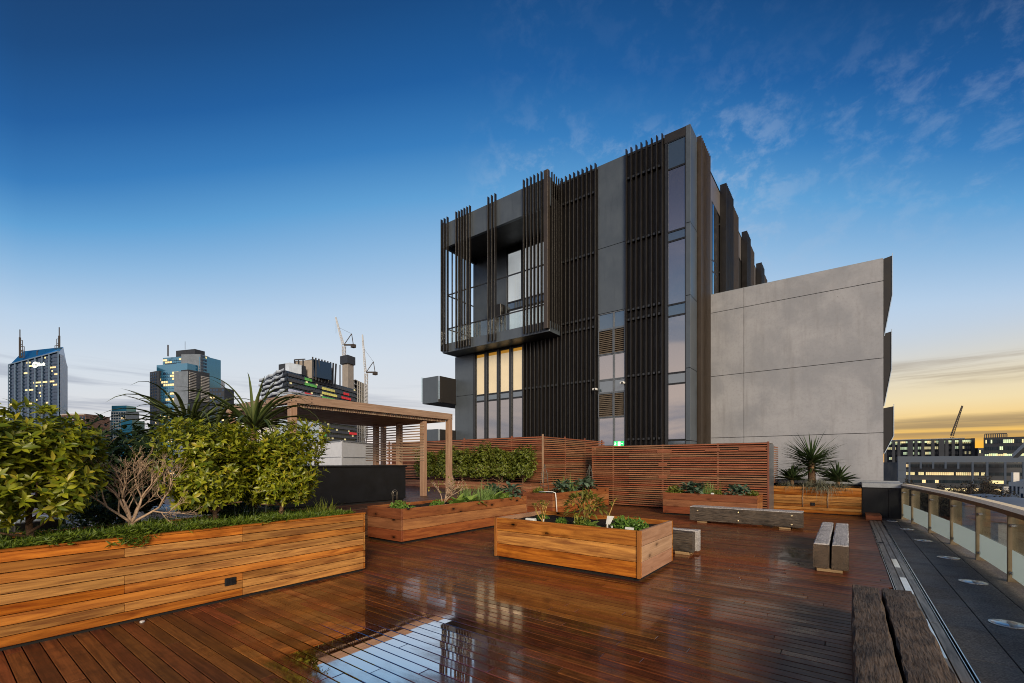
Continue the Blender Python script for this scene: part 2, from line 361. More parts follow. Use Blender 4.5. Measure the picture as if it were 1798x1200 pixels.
# ------------------------------------------------------------------ mesh builder
class MB:
    def __init__(s): s.v = []; s.f = []; s.sm = []; s.mi = []
    def face(s, pts, smooth=False, mi=0):
        i = len(s.v); s.v.extend(tuple(p) for p in pts); s.f.append(tuple(range(i, i+len(pts)))); s.sm.append(smooth); s.mi.append(mi)
    def grid(s, verts, faces, smooth=False, mi=0):
        i = len(s.v); s.v.extend(tuple(p) for p in verts)
        for f in faces: s.f.append(tuple(k+i for k in f)); s.sm.append(smooth); s.mi.append(mi)
    def box(s, x0, x1, y0, y1, z0, z1, mi=0, T=None):
        V = [(x, y, z) for z in (z0, z1) for y in (y0, y1) for x in (x0, x1)]
        if T: V = [T(p) for p in V]
        s.grid(V, [(0, 2, 3, 1), (4, 5, 7, 6), (0, 1, 5, 4), (2, 6, 7, 3), (0, 4, 6, 2), (1, 3, 7, 5)], False, mi)
        return s
    def cbox(s, x0, x1, y0, y1, z0, z1, c=0.004, T=None, jit=0.0, mi=0):   # a box with chamfered edges
        lo = (x0, y0, z0); hi = (x1, y1, z1); V = []; idx = {}
        for ix in (0, 1):
            for iy in (0, 1):
                for iz in (0, 1):
                    cor = [(lo, hi)[k][j] for j, k in enumerate((ix, iy, iz))]
                    sg = [1 if k == 0 else -1 for k in (ix, iy, iz)]
                    for ax in range(3):
                        p = [cor[j]+(0 if j == ax else sg[j]*c) for j in range(3)]
                        idx[(ix, iy, iz, ax)] = len(V); V.append(p)
        F = []
        for ax in range(3):
            o = [j for j in range(3) if j != ax]
            for k in (0, 1):
                q = []
                for a, bq in ((0, 0), (1, 0), (1, 1), (0, 1)):
                    key = [0, 0, 0]; key[ax] = k; key[o[0]] = a; key[o[1]] = bq
                    q.append(idx[(*key, ax)])
                if (k == 0) ^ (ax == 1): q = q[::-1]
                F.append(tuple(q))
        for ax in range(3):
            o = [j for j in range(3) if j != ax]
            for a in (0, 1):
                for bq in (0, 1):
                    ks = []
                    for k in (0, 1):
                        key = [0, 0, 0]; key[ax] = k; key[o[0]] = a; key[o[1]] = bq; ks.append(tuple(key))
                    F.append((idx[(*ks[0], o[0])], idx[(*ks[1], o[0])], idx[(*ks[1], o[1])], idx[(*ks[0], o[1])]))
        for ix in (0, 1):
            for iy in (0, 1):
                for iz in (0, 1): F.append(tuple(idx[(ix, iy, iz, ax)] for ax in range(3)))
        if jit: V = [[p[0]+R_.uniform(-jit, jit), p[1]+R_.uniform(-jit, jit), p[2]+R_.uniform(-jit, jit)] for p in V]
        if T: V = [T(p) for p in V]
        s.grid(V, F, False, mi); return s
    def prism(s, poly, z0, z1, mi=0):
        n = len(poly); V = [(x, y, z0) for x, y in poly]+[(x, y, z1) for x, y in poly]
        F = [(i, (i+1) % n, n+(i+1) % n, n+i) for i in range(n)]+[tuple(range(n, 2*n)), tuple(range(n-1, -1, -1))]
        s.grid(V, F, False, mi); return s
    def tube(s, pts, rad, n=6, smooth=True, cap=True, mi=0):
        pts = [Vector(p) for p in pts]; V = []
        if not hasattr(rad, '__len__'): rad = [rad]*len(pts)
        u = None
        for i, p in enumerate(pts):
            t = (pts[min(i+1, len(pts)-1)]-pts[max(i-1, 0)])
            if t.length < 1e-9: t = Vector((0, 0, 1))
            t.normalize()
            if u is None: u = t.cross(Vector((0.13, 0.29, 1)) if abs(t.z) < 0.9 else Vector((1, 0.2, 0))).normalized()
            else:
                u = (u-t*u.dot(t)); u = u.normalized() if u.length > 1e-6 else t.orthogonal().normalized()
            w = t.cross(u)
            for k in range(n):
                a = 2*PI*k/n; V.append(p+(u*math.cos(a)+w*math.sin(a))*rad[i])
        F = []
        for i in range(len(pts)-1):
            for k in range(n): F.append((i*n+k, i*n+(k+1) % n, (i+1)*n+(k+1) % n, (i+1)*n+k))
        if cap: F += [tuple(range(n-1, -1, -1)), tuple(range((len(pts)-1)*n, len(pts)*n))]
        s.grid(V, F, smooth, mi); return s
    def bar(s, a, b, w, h=None):                # a square-section bar from a to b
        h = h or w; a = Vector(a); b = Vector(b); t = (b-a).normalized()
        u = t.cross(Vector((0, 0, 1))); u = u.normalized() if u.length > 1e-4 else Vector((1, 0, 0))
        q = u.cross(t)
        V = [p+u*(i*w/2)+q*(j*h/2) for p in (a, b) for i, j in ((-1, -1), (1, -1), (1, 1), (-1, 1))]
        s.grid(V, [(0, 1, 5, 4), (1, 2, 6, 5), (2, 3, 7, 6), (3, 0, 4, 7), (3, 2, 1, 0), (4, 5, 6, 7)]); return s
    def disc(s, c, r, h=0.01, n=20, dome=0.0, axis=2):
        V = []; 
        rings = [(r, 0), (r, h), (r*0.85, h+dome*0.5), (r*0.5, h+dome*0.9)]
        for rr, zz in rings:
            for k in range(n):
                a = 2*PI*k/n; p = [rr*math.cos(a), rr*math.sin(a), zz]
                if axis == 1: p = [p[0], -p[2], p[1]]
                if axis == 0: p = [p[2], p[0], p[1]]
                V.append((c[0]+p[0], c[1]+p[1], c[2]+p[2]))
        F = []
        for i in range(len(rings)-1):
            for k in range(n): F.append((i*n+k, i*n+(k+1) % n, (i+1)*n+(k+1) % n, (i+1)*n+k))
        F.append(tuple(range((len(rings)-1)*n, len(rings)*n)))
        s.grid(V, F, False); return s
    def leaf(s, base, d, up, L, W, droop=0.25, fold=0.25, st=(0.15, 0.75, 1.0, 0.6, 0.0)):
        d = Vector(d).normalized(); up = Vector(up); up = (up-d*up.dot(d))
        up = up.normalized() if up.length > 1e-5 else d.orthogonal().normalized()
        sd = d.cross(up); V = []; n = len(st)
        for i, w in enumerate(st):
            t = i/(n-1); c = Vector(base)+d*(L*t*(1-0.15*droop*t))-up*(droop*L*t*t)
            hw = W*0.5*w
            V += [c-sd*hw+up*(fold*hw), c, c+sd*hw+up*(fold*hw)]
        F = []
        for i in range(n-1):
            a = i*3; F += [(a, a+1, a+4, a+3), (a+1, a+2, a+5, a+4)]
        s.grid(V, F, True); return s
    def blade(s, base, d, L, W, droop, n=8, fold=0.35, taper=1.0, twist=0.0):  # a long arching strap leaf
        d = Vector(d).normalized(); p = Vector(base); V = []; step = L/n; dd = d.copy()
        for i in range(n+1):
            t = i/n
            sd = dd.cross(Vector((0, 0, 1))); sd = sd.normalized() if sd.length > 1e-4 else Vector((1, 0, 0))
            up = sd.cross(dd).normalized()
            if twist: q = Matrix.Rotation(twist*t, 3, dd); sd = q @ sd; up = q @ up
            hw = W*0.5*(1-t**1.6)**taper*(0.75+0.5*min(1, t*4)) if t < 1 else 0.0005
            V += [p-sd*hw+up*fold*hw, p-up*fold*hw*0.4, p+sd*hw+up*fold*hw]
            p = p+dd*step; dd = (dd+Vector((0, 0, -droop*step/L*(0.5+t)))).normalized()
        F = []
        for i in range(n):
            a = i*3; F += [(a, a+1, a+4, a+3), (a+1, a+2, a+5, a+4)]
        s.grid(V, F, True); return s
    def build(s, name, mat, parent=None, local=False, loc=None):
        me = bpy.data.meshes.new(name)
        o = bpy.data.objects.new(name, me); col.objects.link(o)
        org = Vector((0, 0, 0))
        if parent is not None:
            o.parent = parent
            if not local:
                q = parent
                while q is not None: org = org+Vector(q.location); q = q.parent
        elif loc is not None:
            org = Vector(loc); o.location = loc
        V = s.v if org.length == 0 else [(p[0]-org.x, p[1]-org.y, p[2]-org.z) for p in s.v]
        me.from_pydata([tuple(p) for p in V], [], s.f)
        me.polygons.foreach_set('use_smooth', s.sm)
        mats = mat if isinstance(mat, (list, tuple)) else [mat]
        for k in mats: me.materials.append(M[k])
        if len(mats) > 1: me.polygons.foreach_set('material_index', s.mi)
        me.update(); return o
def tag(o, label=None, cat=None, group=None, kind=None):
    if label: o['label'] = label
    if cat: o['category'] = cat
    if group: o['group'] = group
    if kind: o['kind'] = kind
    return o
def root(name, label, cat, loc, rz=0.0, group=None):
    o = bpy.data.objects.new(name, None); col.objects.link(o); o.location = loc; o.rotation_euler = (0, 0, rz)
    o.empty_display_size = 0.2
    return tag(o, label, cat, group)
def struct(o): o['kind'] = 'structure'; return o
def copy_tree(o, parent=None):
    c = o.copy(); col.objects.link(c); c.parent = parent
    for ch in list(o.children): copy_tree(ch, c)
    return c

# ------------------------------------------------------------------ sky, sun
SUN_DIR = Vector((0.66, -0.62, 0.36)).normalized()
w = bpy.data.worlds.new('World'); sc.world = w; w.use_nodes = True
nt = w.node_tree; nt.nodes.clear()
outw = N(nt, 'ShaderNodeOutputWorld'); bg = N(nt, 'ShaderNodeBackground'); nt.links.new(bg.outputs[0], outw.inputs[0])
sky = N(nt, 'ShaderNodeTexSky', sky_type='NISHITA'); sky.sun_disc = False
sky.sun_elevation = math.radians(3.0); sky.sun_rotation = math.atan2(SUN_DIR.x, SUN_DIR.y)
dirv = N(nt, 'ShaderNodeTexCoord').outputs['Generated']
sx = N(nt, 'ShaderNodeSeparateXYZ'); nt.links.new(dirv, sx.inputs[0])
X, Y, Z = sx.outputs
hl = math_(nt, 'SQRT', math_(nt, 'ADD', math_(nt, 'ADD', math_(nt, 'MULTIPLY', X, X), math_(nt, 'MULTIPLY', Y, Y)), 1e-5))
def azdot(deg):                     # cosine of the angle between this azimuth (from +y towards +x) and the view
    a = math.radians(deg)
    return math_(nt, 'DIVIDE', math_(nt, 'ADD', math_(nt, 'MULTIPLY', X, math.sin(a)), math_(nt, 'MULTIPLY', Y, math.cos(a))), hl)
offs = math_(nt, 'MINIMUM', math_(nt, 'MULTIPLY', math_(nt, 'SUBTRACT', 1.0, azdot(-34)), 0.55), 0.2)
z0 = math_(nt, 'MAXIMUM', Z, 0.0)
ze = math_(nt, 'ADD', z0, math_(nt, 'MULTIPLY', offs, mrange(nt, z0, 0.05, 0.42, 0.28, 1.0)))
cool = ramp(nt, ze, [(0.0, S(216, 211, 210)), (0.12, S(216, 216, 221)), (0.24, S(204, 214, 227)), (0.34, S(180, 203, 228)), (0.44, S(138, 180, 219)),
                     (0.52, S(90, 155, 208)), (0.59, S(46, 119, 184)), (0.66, S(15, 88, 155)), (0.735, S(2, 66, 124)), (0.84, S(3, 46, 92)), (1.0, S(6, 40, 80))])
warm = ramp(nt, z0, [(0.0, S(255, 178, 48)), (0.030, S(253, 188, 70)), (0.055, S(244, 197, 108)), (0.10, S(238, 217, 172)), (0.16, S(214, 208, 196)), (0.22, S(186, 197, 210)), (0.3, S(150, 178, 208))])
wz = mrange(nt, z0, 0.14, 0.27, 1, 0)
waz = mrange(nt, azdot(45), 0.30, 0.80)
base = mixc(nt, math_(nt, 'MULTIPLY', wz, waz), cool, warm)
# a paler, rosier band low all round, brightened behind the photographer as added fill light
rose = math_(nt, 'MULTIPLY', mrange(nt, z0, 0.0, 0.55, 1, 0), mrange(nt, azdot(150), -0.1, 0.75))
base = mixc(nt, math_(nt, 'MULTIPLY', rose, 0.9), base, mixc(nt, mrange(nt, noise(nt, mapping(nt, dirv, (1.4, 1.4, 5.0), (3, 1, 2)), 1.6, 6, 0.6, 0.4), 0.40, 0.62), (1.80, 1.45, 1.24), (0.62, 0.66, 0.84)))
pk = math_(nt, 'MULTIPLY', mrange(nt, z0, 0.0, 0.13, 0.5, 0), mrange(nt, azdot(-40), 0.75, 1.0))
base = mixc(nt, pk, base, S(252, 232, 222))
# clouds: thin mottled sheet high up, long streaks low down
zz = math_(nt, 'ADD', z0, 0.12)
pv = N(nt, 'ShaderNodeCombineXYZ'); nt.links.new(math_(nt, 'DIVIDE', X, zz), pv.inputs[0]); nt.links.new(math_(nt, 'DIVIDE', Y, zz), pv.inputs[1])
cn = noise(nt, mapping(nt, dirv, (1.0, 1.0, 1.35), (3.1, 1.7, 0)), 20.0, 8, 0.64, 0.2)
cb = noise(nt, mapping(nt, dirv, (1, 1, 1.2), (7.3, 2.2, 0.6)), 2.6, 4, 0.55)
hi_c = math_(nt, 'MULTIPLY', mrange(nt, cn, 0.45, 0.68), mrange(nt, cb, 0.24, 0.46))
hi_c = math_(nt, 'MULTIPLY', hi_c, math_(nt, 'MULTIPLY', math_(nt, 'MULTIPLY', mrange(nt, z0, 0.28, 0.40), mrange(nt, z0, 0.50, 0.64, 1, 0.1)), math_(nt, 'MAXIMUM', mrange(nt, azdot(-22), 0.92, 0.99), math_(nt, 'MULTIPLY', mrange(nt, azdot(2), 0.94, 0.985), 0.38))))
base = mixc(nt, math_(nt, 'MULTIPLY', hi_c, 0.46), base, S(168, 186, 212))
sv = N(nt, 'ShaderNodeCombineXYZ')
nt.links.new(math_(nt, 'MULTIPLY', math_(nt, 'DIVIDE', X, hl), 1.6), sv.inputs[0]); nt.links.new(math_(nt, 'MULTIPLY', math_(nt, 'DIVIDE', Y, hl), 1.6), sv.inputs[1]); nt.links.new(math_(nt, 'MULTIPLY', Z, 26), sv.inputs[2])
sn = noise(nt, mapping(nt, sv.outputs[0], (1, 1, 1), (0.4, 5.2, 1.3)), 1.5, 6, 0.6, 0.35)
lo_l = math_(nt, 'MULTIPLY', mrange(nt, sn, 0.47, 0.66), math_(nt, 'MULTIPLY', mrange(nt, z0, 0.10, 0.20, 1, 0), mrange(nt, azdot(-85), 0.6, 0.95)))
base = mixc(nt, math_(nt, 'MULTIPLY', lo_l, 0.8), base, S(142, 150, 172))
sn2 = noise(nt, mapping(nt, sv.outputs[0], (1, 1, 1.3), (2.4, 8.2, 4.35)), 1.3, 6, 0.6, 0.3)
band = math_(nt, 'MULTIPLY', mrange(nt, z0, 0.025, 0.05), mrange(nt, z0, 0.065, 0.085, 1, 0.0))
band2 = math_(nt, 'MULTIPLY', mrange(nt, z0, 0.115, 0.135), mrange(nt, z0, 0.16, 0.175, 1, 0.0))
lo_r = math_(nt, 'MULTIPLY', mrange(nt, sn2, 0.40, 0.60), math_(nt, 'MULTIPLY', math_(nt, 'ADD', band, math_(nt, 'MULTIPLY', band2, 0.7)), mrange(nt, azdot(35), 0.6, 0.9)))
base = mixc(nt, math_(nt, 'MULTIPLY', lo_r, 0.8), base, S(138, 118, 98))
# below the horizon a dim ground tone
base = mixc(nt, mrange(nt, Z, -0.02, -0.001, 1, 0), base, (0.06, 0.06, 0.065))
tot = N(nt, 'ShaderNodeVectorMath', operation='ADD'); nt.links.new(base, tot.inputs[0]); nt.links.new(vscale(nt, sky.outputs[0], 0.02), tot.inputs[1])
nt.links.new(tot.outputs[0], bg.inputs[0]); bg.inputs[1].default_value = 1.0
sun_d = bpy.data.lights.new('sun', 'SUN'); sun = bpy.data.objects.new('sun', sun_d); col.objects.link(sun)
sun_d.energy = 3.5; sun_d.angle = math.radians(22); sun_d.color = (1.0, 0.84, 0.62)
sun.rotation_euler = SUN_DIR.to_track_quat('Z', 'Y').to_euler(); sun.location = (20, -20, 20)

# ------------------------------------------------------------------ ground and decks
GZ = -24.0
o = MB(); o.face([(-6000, -3000, GZ), (6000, -3000, GZ), (6000, 9000, GZ), (-6000, 9000, GZ)]); struct(o.build('ground', 'ground_mix'))
def deck_boards(x0, x1, y0, y1, ztop, pitch, gap, tilt=0.0022, th=0.025, Lmin=1.8, Lmax=4.2):
    b = MB(); y = y0
    while y < y1:
        x = x0-R_.uniform(0, 2)
        while x < x1:
            L = R_.uniform(Lmin, Lmax); a, c = max(x, x0), min(x+L-0.003, x1)
            if c-a > 0.05:
                tx, ty, dz = R_.uniform(-tilt, tilt)*0.25, R_.uniform(-tilt, tilt), R_.uniform(-0.0008, 0)
                cx, cy = (a+c)/2, y+pitch/2
                b.cbox(a, c, y, y+pitch-gap, ztop-th, ztop, 0.0035, T=lambda p: (p[0], p[1], p[2]+dz+tx*(p[0]-cx)+ty*(p[1]-cy)))
            x += L
        y += pitch
    return b
struct(deck_boards(-8.3, 0.47, -2.5, 21.0, 0.0, 0.1085, 0.007, 0.0045).build('timber_deck', 'wet_decking'))
o = MB(); o.box(-8.3, 0.47, -2.5, 21.0, -0.6, -0.045); struct(o.build('deck_substrate', 'dark_void'))
RZ = 0.62
b = MB(); x = -24.0
rd = deck_boards(-24.0, -8.32, 4.6, 24.0, RZ, 0.1085, 0.006, 0.001, 0.025, 2.4, 5.0)
rd2 = deck_boards(-24.0, -7.5, -3.0, 4.56, RZ, 0.1085, 0.006, 0.001, 0.025, 2.4, 5.0)
rd.grid(rd2.v, rd2.f)
for i in range(5):
    rd.cbox(-8.318, -8.30, 4.6, 24.0, 0.03+i*0.115, 0.138+i*0.115, 0.003)
struct(rd.build('raised_deck', 'dry_decking'))
o = MB(); o.box(-24.0, -8.325, 4.6, 24.0, -24, RZ-0.03); o.box(-24.0, -7.5, -3.0, 4.56, -24, RZ-0.03); struct(o.build('raised_deck_substrate', 'dark_void'))
# paving of the walkway: large dark stone tiles
o = MB(); y = -2.0; k = 0
while y < 16.86:
    y2 = min(y+0.9, 16.86)
    for xa, xb in ((0.785, 1.085), (1.09, 1.54), (1.545, 1.995), (2.0, 2.3)):
        o.cbox(xa, xb-0.004, y, y2-0.004, -0.04, -0.012+R_.uniform(-0.0006, 0.0006), 0.002)
    y += 0.9
struct(o.build('paving', 'wet_paving'))
o = MB(); o.box(0.475, 2.3, -2, 16.86, -0.6, -0.045); struct(o.build('paving_bed', 'dark_void'))

# slot drain between deck and paving
t = root('drain_channel', 'long slotted drain of weathered strips and steel edges between deck and paving', 'drain', (0.62, 8, 0))
b = MB()
for x in (0.476, 0.770): b.box(x, x+0.008, -2, 16.0, -0.04, 0.004)
for x in (0.498, 0.748): b.box(x, x+0.005, -2, 16.0, -0.04, 0.001)
b.build('edge_angle', 'steel', t)
for xa, xb in ((0.506, 0.578), (0.586, 0.660), (0.668, 0.742)):
    b = MB(); y = -2.0
    while y < 15.9:
        L = R_.uniform(1.2, 2.6); b.cbox(xa, xb, y, min(y+L-0.003, 15.95), -0.03, -0.004, 0.002); y += L
    b.build('strip', 'drain_timber', t)
for ya, yb in ((9.0, 9.75), (7.3, 8.25), (5.05, 6.2), (3.0, 4.2)):
    b = MB(); b.cbox(0.588, 0.658, ya, yb, -0.003, -0.001, 0.0005); b.build('cover_plate', 'lens', t)
b = MB(); b.disc((0.55, 11.6, -0.003), 0.05, 0.004); b.build('drain_hole', 'dark_void', t)

# in-ground lights
proto = None
for i, (x, y) in enumerate([(0.99, 16.1), (1.15, 14.36), (1.26, 12.46), (1.375, 10.47), (1.36, 8.53), (1.29, 6.52), (1.15, 4.7)]):
    if proto is None:
        proto = root('ground_light', 'round steel light set into the dark paving, one of a row along the glass railing', 'ground light', (x, y, -0.012), 0, 'in-ground lights along the walkway')
        b = MB(); b.disc((0, 0, 0), 0.145, 0.008, 28); b.build('rim', 'steel', proto, True)
        b = MB(); b.disc((0, 0, 0.008), 0.125, 0.002, 28, 0.012); b.build('lens', 'lens', proto, True)
        b = MB(); b.box(-0.012, 0.012, -0.12, 0.02, 0.020, 0.0245); b.build('slot', 'dull_steel', proto, True)
        c = proto
    else:
        c = copy_tree(proto); c.location = (x, y, -0.012)
    c['label'] = ['round steel ground light farthest along the dark paving, by the black wall', 'second round ground light in the paving counted from the black wall',
                  'third round ground light in the paving counted from the black wall', 'fourth round ground light in the paving, level with the far short bench end',
                  'fifth round ground light in the paving, level with near end of bleached bench', 'large round ground light in the paving beside the charred foreground bench',
                  'round ground light nearest the camera, beside the glittering wet paving'][i]

# ------------------------------------------------------------------ planter boxes
def boards_face(mb, axis, fixed, side, a0, a1, z0, z1, n, gap, th, pieces=False, jit=0.002):
    """n boards stacked between z0 and z1 on the plane axis=fixed, thickness th on `side`"""
    hgt = (z1-z0)/n
    for i in range(n):
        cuts = [a0, a1]
        if pieces:
            cuts = [a0]+[c for c in (-0.4, 1.22, 2.30) if a0+.3 < c < a1-.3 and R_.random() < .5]+[a1]
        for u0, u1 in zip(cuts, cuts[1:]):
            f0, f1 = sorted((fixed, fixed+side*th*(1+R_.uniform(-0.06, 0.06))))
            za, zb = z0+i*hgt+gap/2, z0+(i+1)*hgt-gap/2
            if axis == 0: mb.cbox(f0, f1, u0+0.001, u1-0.001, za, zb, 0.003)
            else: mb.cbox(u0+0.001, u1-0.001, f0, f1, za, zb, 0.003)
def planter(name, label, x0, x1, y0, y1, z0, z1, n, wx, wy, wz=None, gap=0.006, pieces=False, soil=0.06, th=0.03, group=None, cap=False):
    t = root(name, label, 'planter', ((x0+x1)/2, (y0+y1)/2, 0 if z0 < 0.3 else RZ), 0, group)
    i = 0.004
    for (ax, fx, sd, a0, a1, mt) in ((1, y0+th, -1, x0, x1, wx), (1, y1-th, 1, x0, x1, wx), (0, x1-th, 1, y0+th+i, y1-th-i, wy), (0, x0+th, -1, y0+th+i, y1-th-i, wy)):
        b = MB(); boards_face(b, ax, fx, sd, a0, a1, z0, z1, n, gap, th, pieces); b.build('side_panel', mt, t)
    b = MB(); b.box(x0+th+0.004, x1-th-0.004, y0+th+0.004, y1-th-0.004, 0.0 if z0 < 0.3 else RZ, z1-soil-0.03); b.build('liner', 'dark_void', t)
    b = MB()
    nx, ny = max(6, int((x1-x0)/0.09)), max(6, int((y1-y0)/0.09)); q = th+0.006
    V = [(x0+q+(x1-x0-2*q)*u/nx, y0+q+(y1-y0-2*q)*v/ny, z1-soil+R_.uniform(-0.018, 0.018)) for v in range(ny+1) for u in range(nx+1)]
    b.grid(V, [(v*(nx+1)+u, v*(nx+1)+u+1, (v+1)*(nx+1)+u+1, (v+1)*(nx+1)+u) for v in range(ny) for u in range(nx)], True); b.build('soil', 'soil', t)
    if z0 > 0.02 and z0 < 0.3:
        b = MB(); b.box(x0+0.05, x1-0.05, y0+0.05, y1-0.05, 0.001, z0+0.004); b.build('plinth', 'dark_void', t)
    if wz:
        for cx, cy in ((x0-0.002, y0-0.002), (x1-0.046, y0-0.002)):
            b = MB(); b.cbox(cx, cx+0.048, cy-0.018, cy+0.012, z0, z1, 0.003); b.build('corner_post', wz, t)
    if cap:
        b = MB()
        b.cbox(x1-0.07, x1+0.006, y0-0.004, y1+0.004, z1, z1+0.02, 0.003); b.cbox(x0, x0+0.07, y0, y1, z1, z1+0.02, 0.003)
        b.build('capping', wy, t)
    return t
long_p = planter('long_planter', 'long honey-coloured planter of narrow horizontal boards in the left foreground', -7.05, -5.72, -1.6, 3.98, 0.03, 0.842, 9, 'cedar_boards_x', 'cedar_boards_y', None, 0.007, True, 0.05, 0.025, cap=True)
mid_p = planter('planter_box', 'bright honey timber planter box standing alone in the middle of the deck', -4.70, -2.20, 5.78, 7.16, 0.05, 0.69, 3, 'honey_sleeper_x', 'honey_sleeper_y', 'honey_sleeper_z', 0.006, False, 0.075, 0.045, 'sleeper planter boxes on the deck')
veg_p = planter('planter_box', 'long reddish planter box full of vegetables beside the black counter', -8.06, -6.96, 5.66, 9.95, 0.05, 0.70, 3, 'red_sleeper_x', 'red_sleeper_y', None, 0.006, False, 0.07, 0.045, 'sleeper planter boxes on the deck')
back_p = planter('planter_box', 'dark red planter box with a white hose, behind the other boxes near the screen corner', -8.08, -7.00, 11.3, 15.25, 0.05, 0.69, 3, 'red_sleeper_x', 'red_sleeper_y', None, 0.006, False, 0.06, 0.045, 'sleeper planter boxes on the deck')
right_p = planter('planter_box', 'red timber planter box of kale in front of the slatted screen', -4.59, -1.985, 13.94, 14.95, 0.05, 0.68, 3, 'red_sleeper_x', 'red_sleeper_y', None, 0.006, False, 0.06, 0.045, 'sleeper planter boxes on the deck')
yuc_p = planter('planter_box', 'golden slatted planter holding the spiky yucca against the concrete wall', -1.98, 0.354, 16.92, 18.1, 0.02, 0.84, 9, 'cedar_boards_x', 'cedar_boards_y', None, 0.008, False, 0.05, 0.025)
hed_p = planter('hedge_planter', 'low boarded planter under the clipped hedge on the raised deck', -15.0, -8.51, 12.37, 13.08, RZ, 0.90, 3, 'jarrah_slats_x', 'jarrah_slats_y', None, 0.007, True, 0.03, 0.025)
b = MB()
for i in range(8): b.cbox(-8.535, -8.505, 13.1, 18.0, 0.04+i*0.108, 0.14+i*0.108, 0.003)
for i in range(6): b.cbox(-8.535, -8.51, 12.37, 13.08, 0.0+i*0.1, 0.093+i*0.1, 0.003)
b.build('return_cladding', 'jarrah_slats_y', hed_p)
# recessed power outlets
for (x, y, z, ax, lab) in ((-5.72, 2.165, 0.225, 0, 'black power outlet let into the face of the long foreground planter'), (-0.86, 16.92, 0.30, 1, 'small black power outlet on the golden yucca planter')):
    t = root('power_outlet', lab, 'outlet', (x, y, z))
    b = MB()
    if ax == 0: b.cbox(x+0.001, x+0.016, y-0.06, y+0.06, z-0.045, z+0.045, 0.004)
    else: b.cbox(x-0.06, x+0.06, y-0.016, y-0.001, z-0.05, z+0.05, 0.004)
    b.build('cover', 'black_plastic', t)
    b = MB()
    for k in (-0.028, 0.028):
        if ax == 0: b.cbox(x+0.016, x+0.021, y+k-0.02, y+k+0.02, z-0.025, z+0.025, 0.003)
        else: b.cbox(x+k-0.02, x+k+0.02, y-0.021, y-0.016, z-0.025, z+0.025, 0.003)
    b.build('flap', 'black_panel', t)
o = MB(); o.disc((-5.66, 1.345, 0.0), 0.022, 0.008, 16, 0.01); tag(o.build('deck_light', 'lens', None, loc=(-5.66, 1.345, 0)), 'tiny silver deck light at the foot of the long foreground planter', 'deck light')

# ------------------------------------------------------------------ sleeper benches
def sleeper(mb, x0, x1, y0, y1, z0, z1, axis, seg=14, j=0.006):
    """a hewn timber: subdivided along its length with slightly uneven faces"""
    rings = []; n = seg
    L0, L1 = (y0, y1) if axis == 1 else (x0, x1)
    c = 0.012
    A0, A1 = (x0, x1) if axis == 1 else (y0, y1)
    prof = [(A0+c, z0), (A1-c, z0), (A1, z0+c), (A1, z1-c), (A1-c, z1), (A0*0.5+A1*0.5, z1+0.002), (A0+c, z1), (A0, z1-c), (A0, z0+c)]
    V = []
    for i in range(n+1):
        u = L0+(L1-L0)*i/n
        for a, z in prof:
            a2 = a+R_.uniform(-j, j); z2 = z+R_.uniform(-j, j)
            uu = u+(R_.uniform(-j, j) if 0 < i < n else R_.uniform(-j, j)*0.6)
            V.append((a2, uu, z2) if axis == 1 else (uu, a2, z2))
    m_ = len(prof); F = []
    for i in range(n):
        for k in range(m_):
            q = (i*m_+k, i*m_+(k+1) % m_, (i+1)*m_+(k+1) % m_, (i+1)*m_+k)
            F.append(q[::-1] if axis == 1 else q)
    F += [tuple(range(m_)), tuple(range(n*m_+m_-1, n*m_-1, -1))]
    mb.grid(V, F); return mb
t = root('sleeper_bench', 'large charred twin-beam bench running out of the bottom of the photo', 'bench', (0.26, 3.5, 0), 0, 'sleeper benches on the deck')
b = MB(); sleeper(b, 0.036, 0.246, 1.2, 5.52, 0.06, 0.40, 1, 26); b.build('beam', 'old_sleeper_y', t)
b = MB(); sleeper(b, 0.268, 0.492, 1.2, 5.60, 0.06, 0.395, 1, 26, 0.008); b.build('beam', 'old_sleeper_y', t)
for y in (1.6, 5.1):
    b = MB(); b.cbox(0.06, 0.47, y, y+0.2, 0.001, 0.058, 0.004); b.build('foot', 'pale_block', t)
t = root('sleeper_bench', 'short twin-beam bench with a bleached white top, near the drain strip', 'bench', (-0.19, 9.4, 0), 0, 'sleeper benches on the deck')
for x0, x1 in ((-0.40, -0.205), (-0.175, 0.025)):
    b = MB(); sleeper(b, x0, x1, 7.97, 10.9, 0.055, 0.395, 1, 20, 0.005); b.build('beam', 'old_sleeper_y', t)
    b = MB(); sleeper(b, x0+0.003, x1-0.003, 7.975, 10.895, 0.392, 0.412, 1, 24, 0.004); b.build('bleached_face', 'bleached_sleeper_y', t)
for y in (7.99, 10.5):
    b = MB(); b.cbox(-0.36, -0.05, y, y+0.2, 0.001, 0.054, 0.004); b.build('foot', 'pale_block', t)
t = root('sleeper_bench', 'long dark bench with pale bolt heads, in front of the red kale planter', 'bench', (-2.1, 12.8, 0), 0, 'sleeper benches on the deck')
b = MB(); sleeper(b, -3.40, -0.835, 12.52, 12.80, 0.05, 0.41, 0, 18, 0.005); b.build('beam', 'old_sleeper_x', t)
b = MB(); sleeper(b, -3.38, -0.85, 12.81, 13.05, 0.05, 0.405, 0, 18, 0.005); b.build('beam', 'old_sleeper_x', t)
b = MB(); sleeper(b, -3.395, -0.84, 12.525, 13.04, 0.408, 0.422, 0, 18, 0.003); b.build('bleached_face', 'bleached_sleeper_y', t)
for x in (-3.1, -1.2):
    b = MB(); b.cbox(x-0.12, x+0.12, 12.56, 13.0, 0.001, 0.049, 0.004); b.build('foot', 'pale_block', t)
